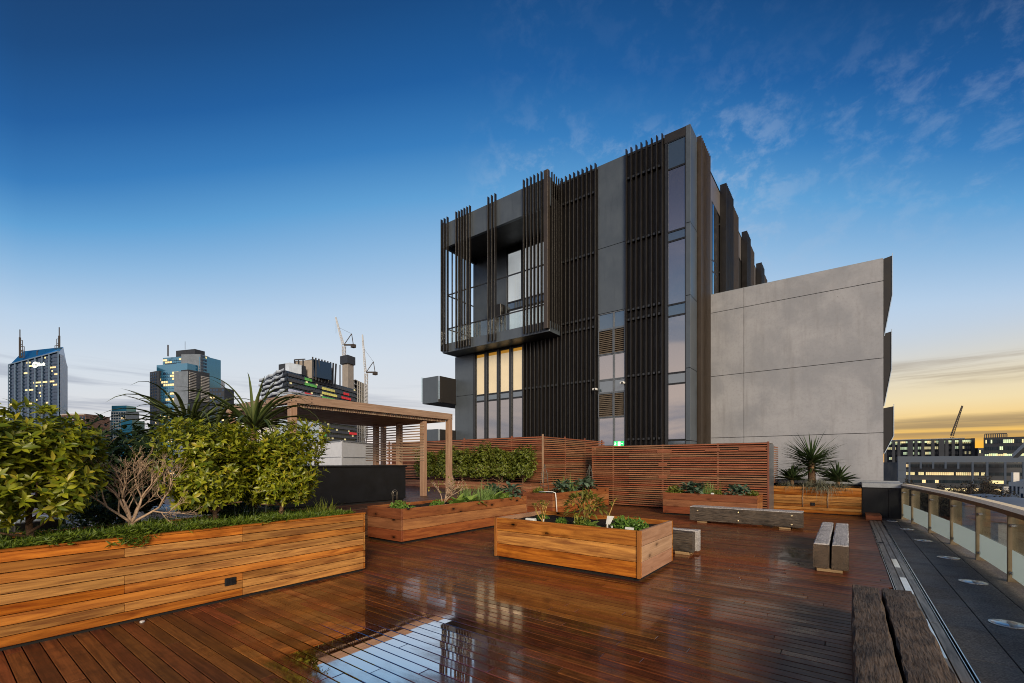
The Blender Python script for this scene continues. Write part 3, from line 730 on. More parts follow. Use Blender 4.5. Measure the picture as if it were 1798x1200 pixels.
for x, z in ((-3.2, 0.32), (-2.22, 0.33), (-2.22, 0.12), (-1.06, 0.33), (-1.06, 0.12)):
    b = MB(); b.disc((x, 12.515, z), 0.022, 0.008, 14, 0.004, axis=1); b.build('bolt', 'brass', t)
t = root('sleeper_bench', 'weathered bench mostly hidden behind the honey planter box', 'bench', (-3.2, 8.2, 0), 0, 'sleeper benches on the deck')
b = MB(); sleeper(b, -4.6, -2.12, 7.97, 8.15, 0.055, 0.40, 0, 14, 0.005); b.build('beam', 'old_sleeper_x', t)
b = MB(); sleeper(b, -4.55, -2.08, 8.165, 8.35, 0.055, 0.41, 0, 14, 0.006); b.build('beam', 'bleached_sleeper_y', t)
for x in (-4.3, -2.3):
    b = MB(); b.cbox(x-0.12, x+0.12, 7.98, 8.33, 0.001, 0.054, 0.004); b.build('foot', 'pale_block', t)
o = MB()
for i in range(3): o.cbox(0.43, 0.775, 15.95+i*0.31, 16.25+i*0.31, 0.006, 0.13, 0.004)
tag(o.build('timber_step', 'red_sleeper_x', None, loc=(0.6, 16.4, 0)), 'low wooden step block at the far end of the drain strip', 'step')

# ------------------------------------------------------------------ slatted screens
def slats(mb, axis, fixed, th, a0, a1, z0, z1, pitch, hgt, seglen=2.4, skip=None):
    z = z0
    while z+hgt <= z1+1e-6:
        c = a0
        while c < a1:
            e = min(c+seglen, a1); j = R_.uniform(-0.0015, 0.0015)
            if axis == 0: mb.cbox(fixed+j, fixed+th+j, c, e-0.002, z, z+hgt, 0.002)
            else: mb.cbox(c, e-0.002, fixed+j, fixed+th+j, z, z+hgt, 0.002)
            c = e
        z += pitch
t = root('slat_screen', 'tall L-shaped screen of thin red slats behind the clipped hedge', 'screen', (-8.6, 13.2, RZ))
b = MB(); slats(b, 1, 13.2, 0.02, -17.3, -8.575, 0.93, 2.60, 0.071, 0.041, 2.4); b.build('slats', 'jarrah_slats_x', t)
b = MB(); slats(b, 0, -8.585, 0.02, 13.225, 18.2, 0.93, 2.60, 0.071, 0.041, 1.6); b.build('slats', 'jarrah_slats_y', t)
for x in (-17.2, -14.8, -12.4, -10.0): b = MB(); b.cbox(x, x+0.05, 13.222, 13.28, RZ, 2.6, 0.003); b.build('post', 'jarrah_post', t)
for y in (14.8, 16.4, 18.0): b = MB(); b.cbox(-8.64, -8.588, y, y+0.05, RZ, 2.6, 0.003); b.build('post', 'jarrah_post', t)
b = MB(); b.box(-8.60, -8.552, 13.19, 13.235, 0.9, 2.615); b.build('corner_trim', 'pergola_timber_z', t)
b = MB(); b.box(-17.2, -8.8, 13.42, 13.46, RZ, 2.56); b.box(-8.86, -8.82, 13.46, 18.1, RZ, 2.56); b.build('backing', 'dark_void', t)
t = root('slat_screen', 'wide red slatted enclosure behind the kale planter, with grey end panel', 'screen', (-4.9, 15.9, 0))
b = MB(); slats(b, 1, 15.64, 0.022, -7.895, -1.955, 0.05, 2.25, 0.0735, 0.042, 1.5); b.build('slats', 'jarrah_slats_x', t)
b = MB()
for x in (-7.9, -7.05, -5.2, -3.4): b.cbox(x, x+0.06, 15.664, 15.72, 0.01, 2.24, 0.003)
b.build('posts', 'jarrah_post', t)
b = MB(); b.cbox(-1.955, -1.905, 15.63, 15.70, 0.01, 2.255, 0.003); b.build('corner_trim', 'jarrah_post', t)
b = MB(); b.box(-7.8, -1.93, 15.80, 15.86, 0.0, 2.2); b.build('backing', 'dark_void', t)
b = MB(); b.cbox(-1.945, -1.92, 15.71, 16.88, 0.02, 2.20, 0.003); b.build('end_panel', 'grey_frame', t)
b = MB(); slats(b, 0, -1.955, 0.03, 16.93, 18.1, 0.93, 2.22, 0.0735, 0.042, 1.2); b.build('rear_slats', 'jarrah_slats_x', t)
b = MB(); b.box(-7.9, -1.95, 15.70, 16.90, 2.205, 2.235); b.build('cover', 'rail_side', t)
for (x, z, wdt) in ((-5.35, 2.0, 0.5), (-3.75, 2.02, 0.45), (-2.75, 2.04, 0.75), (-5.3, 1.55, 0.3), (-5.3, 1.1, 0.3)):
    b = MB(); b.cbox(x, x+wdt, 15.625, 15.638, z-0.05, z+0.05, 0.002); b.build('hinge_plate', 'jarrah_slats_x', t)
# exit sign
t = root('exit_sign', 'glowing green exit sign with white running figure above the right slatted screen', 'exit sign', (-7.35, 16.9, 2.2))
b = MB(); b.cbox(-7.56, -7.14, 16.92, 16.97, 2.27, 2.47, 0.01); b.build('case', 'exit_green', t)
b = MB(); y = 16.912
def quad(x0, z0, x1, z1): b.face([(x0, y, z0), (x1, y, z0), (x1, y, z1), (x0, y, z1)])
quad(-7.38, 2.29, -7.27, 2.45)
b.face([(-7.50+0.04*math.cos(a)*0.4, y, 2.435+0.016*math.sin(a)) for a in [2*PI*k/10 for k in range(10)]])
b.face([(-7.515, y, 2.37), (-7.485, y, 2.37), (-7.475, y, 2.415), (-7.505, y, 2.415)])
b.face([(-7.505, y, 2.37), (-7.485, y, 2.37), (-7.455, y, 2.335), (-7.468, y, 2.325)]); b.face([(-7.468, y, 2.325), (-7.455, y, 2.335), (-7.455, y, 2.29), (-7.468, y, 2.29)])
b.face([(-7.515, y, 2.37), (-7.495, y, 2.37), (-7.52, y, 2.32), (-7.535, y, 2.33)]); b.face([(-7.535, y, 2.33), (-7.52, y, 2.32), (-7.55, y, 2.30), (-7.555, y, 2.312)])
b.face([(-7.485, y, 2.41), (-7.48, y, 2.395), (-7.445, y, 2.375), (-7.44, y, 2.385)])
b.face([(-7.24, y, 2.36), (-7.20, y, 2.36), (-7.20, y, 2.38), (-7.24, y, 2.38)]); b.face([(-7.20, y, 2.34), (-7.165, y, 2.37), (-7.20, y, 2.40)])
b.build('pictogram', 'exit_white', t)
b = MB(); b.bar((-7.35, 16.99, 0.0), (-7.35, 16.99, 2.3), 0.03); b.build('stand', 'bronze_fin', t)

# black wall closing the walkway, grey coping
t = root('parapet_wall', 'low black parapet with grey coping at the end of the paved walkway', 'wall', (0.5, 17.0, 0))
b = MB(); b.box(0.37, 0.955, 16.9, 17.1, -0.05, 0.87); b.box(0.965, 1.27, 16.9, 17.1, -0.05, 0.87); b.build('panel', 'black_panel', t)
b = MB(); b.cbox(-3.2, 1.30, 18.14, 18.44, 0.9, 1.03, 0.006); b.cbox(0.36, 1.30, 16.86, 18.13, 0.872, 1.0, 0.006); b.build('coping', 'coping', t)
b = MB(); b.box(-3.2, 1.27, 18.18, 18.42, -0.1, 0.898); b.build('back_panel', 'black_panel', t)

# ------------------------------------------------------------------ glass balustrade
t = root('balustrade', 'curving glass balustrade with broad pale handrail along the walkway', 'balustrade', (1.6, 10, 0))
P = [(1.285, 16.86), (1.40, 15.75), (1.545, 13.98), (1.675, 12.25), (1.755, 10.55), (1.785, 8.88), (1.77, 7.2), (1.71, 5.5), (1.60, 3.8)]
def cr(Pp, t_):                     # smooth curve through the posts
    i = min(int(t_), len(Pp)-2); f = t_-i
    g_ = lambda k: Vector(Pp[max(0, min(len(Pp)-1, k))])
    a, b_, c_, d_ = g_(i-1), g_(i), g_(i+1), g_(i+2)
    return 0.5*((2*b_)+(c_-a)*f+(2*a-5*b_+4*c_-d_)*f*f+(3*b_-a-3*c_+d_)*f**3)
pts = [cr(P, k/6) for k in range((len(P)-1)*6+1)]
def strip_along(mb, off0, off1, z0, z1):
    V = []
    for i, p in enumerate(pts):
        d = (pts[min(i+1, len(pts)-1)]-pts[max(i-1, 0)]).normalized(); nrm = Vector((-d.y, d.x))
        for o_, z in ((off0, z0), (off1, z0), (off1, z1), (off0, z1)): V.append((p.x+nrm.x*o_, p.y+nrm.y*o_, z))
    F = []
    for i in range(len(pts)-1):
        for k in range(4): F.append((i*4+k, i*4+(k+1) % 4, (i+1)*4+(k+1) % 4, (i+1)*4+k))
    F += [(0, 1, 2, 3), ((len(pts)-1)*4+3, (len(pts)-1)*4+2, (len(pts)-1)*4+1, (len(pts)-1)*4)]
    mb.grid(V, F)
b = MB(); strip_along(b, -0.055, 0.10, 0.955, 1.005)
for i_ in range(len(pts)):           # the inner top edge is eased back
    k_ = i_*4+3; p_ = pts[i_]; d_ = (pts[min(i_+1, len(pts)-1)]-pts[max(i_-1, 0)]).normalized(); b.v[k_] = (p_.x-d_.y*-0.02, p_.y+d_.x*-0.02, 1.005)
b.build('handrail', 'rail_cap', t)
b = MB(); strip_along(b, -0.05, 0.04, 0.89, 0.954); b.build('rail_beam', 'rail_side', t)
b = MB(); strip_along(b, -0.04, 0.12, -0.6, -0.02); b.build('edge_beam', 'rail_side', t)
for i, p in enumerate(P[:-1]):
    p = Vector(p); q = Vector(P[i+1]); d = (q-p).normalized(); nrm = Vector((-d.y, d.x)); L = (q-p).length
    def T(a): return (p.x+d.x*a[0]+nrm.x*a[1], p.y+d.y*a[0]+nrm.y*a[1], a[2])
    b = MB(); b.cbox(-0.018, 0.018, -0.045, 0.125, -0.02, 0.90, 0.004, T); b.build('post', 'post_bronze', t)
    b = MB(); b.cbox(0.05, L-0.05, -0.006, 0.006, 0.055, 0.875, 0.002, T); gl = b.build('glass_panel', 'clear_glass', t)
    b = MB(); b.cbox(0.052, L-0.052, -0.0085, -0.0065, 0.057, 0.43, 0.0005, T); b.build('frosted_band', 'frosted', gl)
    for u in (0.03, L-0.10):
        for z in (0.10, 0.74):
            b = MB(); b.cbox(u, u+0.075, -0.028, 0.02, z, z+0.04, 0.006, T); b.disc(T((u+0.03, -0.03, z+0.02)), 0.016, 0.012, 12, 0.002, axis=0); b.build('clamp', 'steel', t)

# ------------------------------------------------------------------ pergola and counter on the raised deck
t = root('pergola', 'brown timber pergola with slatted roof and slatted side screen on the raised deck', 'pergola', (-11.2, 7.4, RZ))
b = MB(); b.cbox(-9.95, -9.80, 4.9, 9.96, 2.93, 3.12, 0.005); b.build('beam', 'pergola_timber_y', t)
b = MB(); b.cbox(-13.2, -13.05, 4.9, 9.96, 2.93, 3.12, 0.005); b.build('beam', 'pergola_timber_y', t)
b = MB(); b.cbox(-13.04, -9.96, 9.80, 9.95, 2.93, 3.115, 0.005); b.build('beam', 'pergola_timber_x', t)
b = MB(); b.cbox(-13.04, -9.96, 4.92, 5.08, 2.93, 3.115, 0.005); b.build('beam', 'pergola_timber_x', t)
for (x, y, zt) in ((-9.87, 9.87, 2.93), (-10.03, 8.97, 2.84), (-9.875, 4.99, 2.93), (-11.13, 8.97, 2.84), (-12.3, 8.97, 2.84), (-13.1, 4.99, 2.93), (-13.12, 9.87, 2.93)):
    b = MB(); b.cbox(x-0.075, x+0.075, y-0.075, y+0.075, RZ, zt, 0.005); b.build('post', 'pergola_timber_z', t)
b = MB(); y = 5.12
while y < 9.75: b.cbox(-13.1, -9.90, y, y+0.042, 2.855, 2.925, 0.002); y += 0.062
b.build('roof_slats', 'pergola_timber_x', t)
b = MB(); z = 1.66
while z < 2.80: b.cbox(-12.75, -9.93, 8.885, 8.90, z, z+0.032, 0.002); z += 0.078
b.build('side_slats', 'pergola_timber_x', t)
for y in (4.93, 5.03, 5.4, 9.9):
    b = MB()
    for z in (2.98, 3.06): b.disc((-9.80, y, z), 0.012, 0.006, 10, axis=0)
    b.build('bolt', 'crane_dark', t)
t = root('counter', 'long black barbecue counter under the pergola', 'counter', (-9.5, 6.4, RZ))
b = MB(); b.cbox(-9.95, -9.20, 4.2, 7.62, RZ+0.05, 1.50, 0.004); b.build('body', 'black_panel', t)
b = MB(); b.cbox(-9.98, -9.17, 4.17, 7.65, 1.50, 1.54, 0.004); b.build('worktop', 'black_panel', t)
b = MB(); b.box(-9.90, -9.24, 4.25, 7.58, RZ, RZ+0.05); b.build('plinth', 'dark_void', t)
t = root('wire_hoop', 'small arched wire hoop stand in front of the black counter', 'hoop', (-9.05, 7.15, RZ))
b = MB()
for rr in (0.085, 0.05):
    pt = [(-9.05+0.02*(rr > .06), 7.15-rr, RZ), (-9.05, 7.15-rr, RZ+0.22)]+[(-9.05, 7.15-rr*math.cos(a), RZ+0.22+rr*math.sin(a)) for a in [PI*k/8 for k in range(1, 8)]]+[(-9.05, 7.15+rr, RZ+0.22), (-9.05+0.02*(rr > .06), 7.15+rr, RZ)]
    b.tube(pt, 0.007, 6)
b.bar((-9.05, 7.06, RZ+0.17), (-9.05, 7.24, RZ+0.17), 0.01)
b.build('wire', 'dull_steel', t)
# low things behind the shrubs
o = MB(); o.cbox(-10.2, -7.6, 2.2, 2.75, RZ, 0.83, 0.01); tag(o.build('bench_slab', 'white_paint', None, loc=(-8.9, 2.5, RZ)), 'low white slab bench seen behind the bare shrub', 'bench')
for i, (x, y) in enumerate(((-8.35, 0.28), (-8.05, 0.78))):
    t = root('box_stool', ['black box seat with white top behind the large left shrub, nearer the photo edge', 'black box seat with white top behind the left shrub, nearer the bare shrub'][i], 'stool', (x, y, RZ), 0.4, 'black box seats behind the shrubs')
    b = MB(); b.cbox(-0.22, 0.22, -0.22, 0.22, 0, 0.26, 0.01); b.build('body', 'black_plastic', t, True)
    b = MB(); b.cbox(-0.23, 0.23, -0.23, 0.23, 0.262, 0.31, 0.015); b.build('cushion', 'pale_blue', t, True)

# ------------------------------------------------------------------ plants
def rdir(zlo=-1, zhi=1):
    z = R_.uniform(zlo, zhi); a = R_.uniform(0, 2*PI); r = math.sqrt(max(0, 1-z*z)); return Vector((r*math.cos(a), r*math.sin(a), z))
def limb(mb, p0, d, L, r0, r1, n=4, wob=0.15):
    p = Vector(p0); d = Vector(d).normalized(); pts_ = [p.copy()]
    for i in range(n):
        d = (d+Vector((R_.uniform(-wob, wob), R_.uniform(-wob, wob), R_.uniform(-wob, wob)*0.6))).normalized()
        p = p+d*(L/n); pts_.append(p.copy())
    mb.tube(pts_, [r0+(r1-r0)*i/n for i in range(n+1)], 6); return p, d
def shrub(name, label, cx, cy, z0, zb, rx, ry, rz, n, LL, leafm, group, trunk=True, per=7, barkm='bark', cat='shrub', lumps=7):
    """a leafy shrub: trunk and branches from z0, crown centre zb+rz; whorls of leaves at the branch tips through a lumpy volume"""
    t = root(name, label, cat, (cx, cy, z0), 0, group)
    c = Vector((cx, cy, zb+rz)); lob = [(rdir(-0.6, 1), R_.uniform(0.06, 0.26)) for _ in range(lumps)]; dent = [(rdir(-0.5, 1), R_.uniform(0.08, 0.25)) for _ in range(lumps)]
    def rad(d):
        r = 0.86
        for l, a in lob: r += a*max(0, d.dot(l)-0.55)*2.2
        for l, a in dent: r -= a*max(0, d.dot(l)-0.6)*2.2
        return r
    if trunk:
        b = MB(); top, d = limb(b, (cx, cy, z0-0.03), (R_.uniform(-.1, .1), R_.uniform(-.1, .1), 1), max(0.12, zb-z0+rz*0.5), 0.032, 0.022)
        tips = []
        for k in range(9):
            q = rdir(-0.1, 0.95); e, _ = limb(b, top-Vector((0, 0, R_.uniform(0, 0.5)*rz)), (q.x*rx, q.y*ry, q.z*rz+0.15), 0.75*min(rx, rz), 0.014, 0.006, 4, 0.25)
        b.build('trunk', barkm, t)
    b = MB()
    for k in range(n):
        d = rdir(-0.92, 1.0); rr = rad(d)*(R_.random()**0.33 if R_.random() < 0.8 else R_.uniform(0.25, 0.8)); rr *= R_.uniform(0.93, 1.06)
        sq = [math.copysign(abs(q_)**0.72, q_) for q_ in d]
        p = c+Vector((sq[0]*rx*rr, sq[1]*ry*rr, sq[2]*rz*rr))
        if p.z < zb-0.02+0.1*R_.random(): continue
        ax = (d*0.8+Vector((0, 0, 0.75))+rdir()*0.55).normalized(); u = ax.orthogonal().normalized(); v = ax.cross(u)
        a0 = R_.uniform(0, 6.28); m_ = per+R_.randint(-2, 1)
        for i in range(m_):
            a = a0+i*2.4; lift = R_.uniform(0.15, 1.3)
            ld = (u*math.cos(a)+v*math.sin(a)+ax*lift).normalized(); L = LL*R_.choice((0.55, 0.8, 0.95, 1.1, 1.25))*R_.uniform(.9, 1.1)
            b.leaf(p+ax*R_.uniform(-0.03, 0.02), ld, ax, L, L*R_.uniform(0.30, 0.42), R_.uniform(0.05, 0.4), 0.3)
    b.build('foliage', leafm, t)
    return t
G1 = 'leafy shrubs in the long planter'
shrub('laurel_shrub', 'broad leafy shrub at the left edge of the photo, in the long planter', -6.40, 0.66, 0.80, 0.92, 0.57, 0.69, 0.63, 1700, 0.090, 'laurel_leaf', G1)
shrub('laurel_shrub', 'rounded yellow-green shrub in the long planter, right of the bare shrub', -6.44, 2.26, 0.80, 0.92, 0.55, 0.54, 0.63, 1600, 0.078, 'laurel_leaf', G1)
shrub('laurel_shrub', 'rightmost yellow-green shrub in the long planter, next to the black counter', -6.44, 3.08, 0.80, 0.92, 0.55, 0.51, 0.62, 1600, 0.076, 'laurel_leaf', G1)
G2 = 'dark bushes on the raised deck behind the long planter'
for i, (x, y, rx, rz, lab) in enumerate(((-9.3, 1.95, 0.80, 0.78, 'dark green bush behind the bare shrub'), (-9.7, 0.35, 0.9, 0.75, 'dark bush behind the large left shrub, mostly hidden'),
                                         (-9.0, 3.3, 0.75, 0.70, 'dark bush between the two rounded shrubs and the aloes'), (-8.3, 1.75, 0.62, 0.66, 'dark leafy bush right behind the twigs of the bare shrub'), (-7.9, 2.75, 0.5, 0.55, 'dark leafy bush behind the gap between the rounded shrubs'))):
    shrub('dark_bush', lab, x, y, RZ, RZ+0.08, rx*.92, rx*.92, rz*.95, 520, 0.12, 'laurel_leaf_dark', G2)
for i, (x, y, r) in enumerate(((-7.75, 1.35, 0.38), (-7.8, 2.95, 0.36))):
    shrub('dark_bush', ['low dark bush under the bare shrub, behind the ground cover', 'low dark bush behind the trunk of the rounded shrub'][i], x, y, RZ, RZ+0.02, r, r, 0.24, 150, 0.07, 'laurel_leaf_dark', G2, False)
# the bare shrub
t = root('bare_shrub', 'leafless pale twiggy shrub between the leafy ones in the long planter', 'shrub', (-6.4, 1.42, 0.80))
b = MB()
def twig(p, d, L, r, dep):
    e, d2 = limb(b, p, d, L, r, r*0.62, 4, 0.17)
    if dep == 0: return
    for k in range(R_.choice((2, 2, 3)) if dep > 1 else 2):
        q = (d2+rdir()*0.50+Vector((0, 0, 0.30))).normalized(); twig(e, q, L*R_.uniform(0.55, 0.85), r*0.62, dep-1)
    if R_.random() < 0.7: twig(p+(e-p)*R_.uniform(0.4, 0.8), (d2+rdir()*0.8).normalized(), L*0.6, r*0.5, dep-1)
base = Vector((-6.4, 1.42, 0.80)); stem, sd_ = limb(b, base, (0, 0, 1), 0.12, 0.036, 0.03)
for q in ((0.1, 0.35, 1.0), (-0.1, -0.15, 1.0), (0.25, -0.75, 0.75), (-0.3, 0.5, 0.9), (0.15, -0.4, 1.0), (0.2, 0.75, 0.65)):
    twig(stem, q, 0.30, 0.017, 5)
b.build('branches', 'pale_twig', t)
b = MB()
for k in range(9): b.leaf((-6.4+R_.uniform(-.25, .25), 1.30+R_.uniform(-.3, .3), 1.62+R_.uniform(-.3, .25)), rdir(-0.5, .3), (0, 0, 1), 0.10, 0.045)
b.build('last_leaves', 'olive_leaf', t)
# aloes
def aloe(label, x, y, zc, n, L, W, mat='aloe_leaf', base=RZ, name='tree_aloe', grp=None, droop=(0.7, 2.6), zl=(-0.1, 0.8), cat='aloe', trunkr=0.055):
    t = root(name, label, cat, (x, y, base), 0, grp)
    b = MB(); limb(b, (x, y, base-0.02), (0, 0, 1), zc-base+0.02, trunkr*1.2, trunkr, 5, 0.03); b.build('trunk', 'bark', t)
    b = MB()
    for k in range(n):
        d = rdir(*zl); l = L*R_.uniform(0.65, 1.1)
        b.blade(Vector((x, y, zc))+d*0.03-Vector((0, 0, R_.uniform(0, .12)*L)), d+Vector((0, 0, 0.25)), l, W*R_.uniform(.8, 1.15), R_.uniform(*droop), 9, 0.55, 0.8)
    b.build('leaves', mat, t); return t
GA = 'tree aloes behind the shrubs'
aloe('tree aloe with long arching leaves above the bare shrub, behind the shrubs', -8.85, 2.72, 2.14, 70, 1.55, 0.052, grp=GA)
aloe('upright spiky tree aloe above the right rounded shrub, next to the pergola', -8.0, 3.38, 2.26, 50, 1.30, 0.052, grp=GA, zl=(-0.05, 0.95))
aloe('low tree aloe between the two taller ones, leaves half hidden', -8.55, 2.98, 2.10, 54, 1.30, 0.052, grp=GA)
# strap-leaved clump at the planter's end
t = root('strap_plant', 'grassy strap-leaved clump at the right end of the long planter', 'plant', (-6.35, 3.62, 0.79))
b = MB()
for k in range(150):
    d = rdir(0.3, 1); b.blade((-6.35+R_.gauss(0, .14), 3.62+R_.gauss(0, .11), 0.79), d+Vector((0, 0, .4)), R_.uniform(.16, .34), 0.012, R_.uniform(.5, 1.6), 5)
b.build('leaves', 'hedge_leaf', t)
t = root('strap_plant', 'dark grassy clump between the two rounded shrubs', 'plant', (-6.7, 2.72, 0.79))
b = MB()
for k in range(150):
    d = rdir(0.2, 1); b.blade((-6.7+R_.gauss(0, .16), 2.72+R_.gauss(0, .14), 0.79), d+Vector((0, 0, .4)), R_.uniform(.2, .42), 0.014, R_.uniform(.5, 1.6), 5)
b.build('leaves', 'laurel_leaf_dark', t)
# feathery ground cover along the planter
b = MB()
for k in range(8500):
    y = R_.uniform(-0.9, 3.85); fr = min(1, max(0.25, (3.95-y)/2.2))
    x = -5.79-abs(R_.gauss(0, 0.42))*R_.uniform(.2, 1) if R_.random() < .75 else R_.uniform(-6.95, -5.8)
    if x < -6.98: continue
    hmp = 0.06+0.06*fr*(0.5+0.5*math.sin(y*7+x*3)*math.sin(y*2.3+1))
    p = Vector((x, y, 0.80+R_.uniform(0, hmp)))
    for j in range(3):
        d = rdir(0.05, 1)+Vector((0.3, 0, 0)); b.leaf(p, d, rdir(), R_.uniform(.035, .085), R_.uniform(.008, .017), R_.uniform(0, .6), 0.1, (0.4, 1, 0.0))
for (yc, n_, dr) in ((1.28, 260, 0.13), (0.2, 60, 0.03), (2.6, 60, 0.03), (0.75, 70, .035), (1.9, 60, 0.02)):   # tufts spilling over the capping
    for k in range(n_):
        u = R_.random(); p = Vector((-5.80+0.12*u+R_.uniform(-.03, .02), yc+R_.gauss(0, .085), 0.875-dr*max(0, u-.45)*1.6+R_.uniform(0, .07)))
        for j in range(3): b.leaf(p, rdir(-0.3, .8)+Vector((.5, 0, 0)), rdir(), R_.uniform(.03, .07), R_.uniform(.007, .014), R_.uniform(.1, .8), 0.1, (0.4, 1, 0.0))
tag(b.build('ground_cover', 'ground_leaf', None, loc=(-6.3, 1.3, 0.8)), 'feathery green ground cover spilling over the edge of the long planter', 'ground cover', None, 'stuff')
# clipped hedge of separate bushes
GH = 'clipped bushes of the hedge in front of the tall screen'
hx = [-9.12, -10.05, -11.0, -12.0, -13.0, -14.1]
hl_ = ['rightmost clipped hedge bush, nearest the screen corner', 'second clipped hedge bush from the screen corner', 'third clipped hedge bush from the screen corner, just right of the pergola post',
       'clipped hedge bush between the two right pergola posts', 'clipped hedge bush seen through the pergola side slats', 'leftmost clipped hedge bush, behind the pergola and counter']
for x, lab in zip(hx, hl_):
    shrub('hedge_bush', lab, x, 12.74, 0.86, 0.91, 0.58, 0.38, 0.66+R_.uniform(-.04, .05), 1000, 0.080, 'hedge_leaf', GH, True, 7, 'bark', 'hedge bush')
# yucca and companions
t = root('yucca', 'big spiky yucca in the golden planter against the concrete wall', 'yucca', (-0.93, 17.45, 0.79))
b = MB(); b.tube([(-0.93, 17.45, 0.78), (-0.91, 17.45, 1.1), (-0.93, 17.45, 1.5), (-0.92, 17.45, 1.72)], [0.13, 0.11, 0.10, 0.05], 10); b.build('trunk', 'bark', t)
b = MB()
for k in range(230):
    q = R_.random(); d = rdir(-0.45+1.2*q*0.6, 0.2+0.8*q)
    b.blade(Vector((-0.92, 17.45, 1.36+0.38*q))+d*0.05, d, R_.uniform(.72, 1.0)*(0.85+.2*q), 0.045, R_.uniform(0.02, .28), 5, 0.4, 0.75)
b.build('leaves', 'yucca_leaf', t)
aloe('dark agave rosette left of the yucca trunk', -1.45, 17.25, 1.08, 60, 0.60, 0.085, 'agave_leaf', 0.79, 'agave', 'agaves beside the yucca', (0.1, 0.9), (-0.15, 1), 'agave', 0.05)
aloe('dark agave rosette right of the yucca, near the black parapet', -0.22, 17.25, 1.06, 60, 0.60, 0.09, 'agave_leaf', 0.79, 'agave', 'agaves beside the yucca', (0.1, 0.9), (-0.15, 1), 'agave', 0.05)
GT = 'grey-green grass tufts around the yucca'
for (x, y, n_, tr, lab) in ((-1.55, 17.1, 190, 0.0, 'grey-green grass tuft at the left corner of the yucca planter'), (-1.0, 17.08, 260, 0.05, 'grey-green grass tuft below the yucca trunk'),
                        (-0.62, 17.02, 420, 0.5, 'grass tuft trailing down the face of the yucca planter'), (-0.15, 17.1, 240, 0.05, 'grey-green grass tuft under the right agave')):
    t = root('grass_tuft', lab, 'grass', (x, y, 0.79), 0, GT); b = MB()
    for k in range(n_):
        d = rdir(0.0, 1); d = Vector((d.x, d.y-(0.35 if tr else 0.1), d.z+.25)); far = tr > .3 and R_.random() < .3
        b.blade((x+R_.gauss(0, .09), y+R_.gauss(0, .05), 0.79), d, R_.uniform(.5, .85) if far else R_.uniform(.22, .45), 0.010, R_.uniform(3.0, 5.5) if far else R_.uniform(1.0, 3.6), 8)
    b.build('blades', 'fescue_leaf', t)
for x, lab in ((-1.12, 'thin dry runner hanging over the yucca planter, left'), (-0.47, 'thin dry runner hanging over the yucca planter, under the trailing grass')):
    o = MB(); o.tube([(x, 17.0, 0.86), (x+.01, 16.93, 0.88), (x+.01, 16.905, 0.8), (x-.005, 16.90, 0.5), (x, 16.905, 0.2)], 0.011, 5)
    tag(o.build('runner', 'pale_twig', None, loc=(x, 16.9, .86)), lab, 'runner')

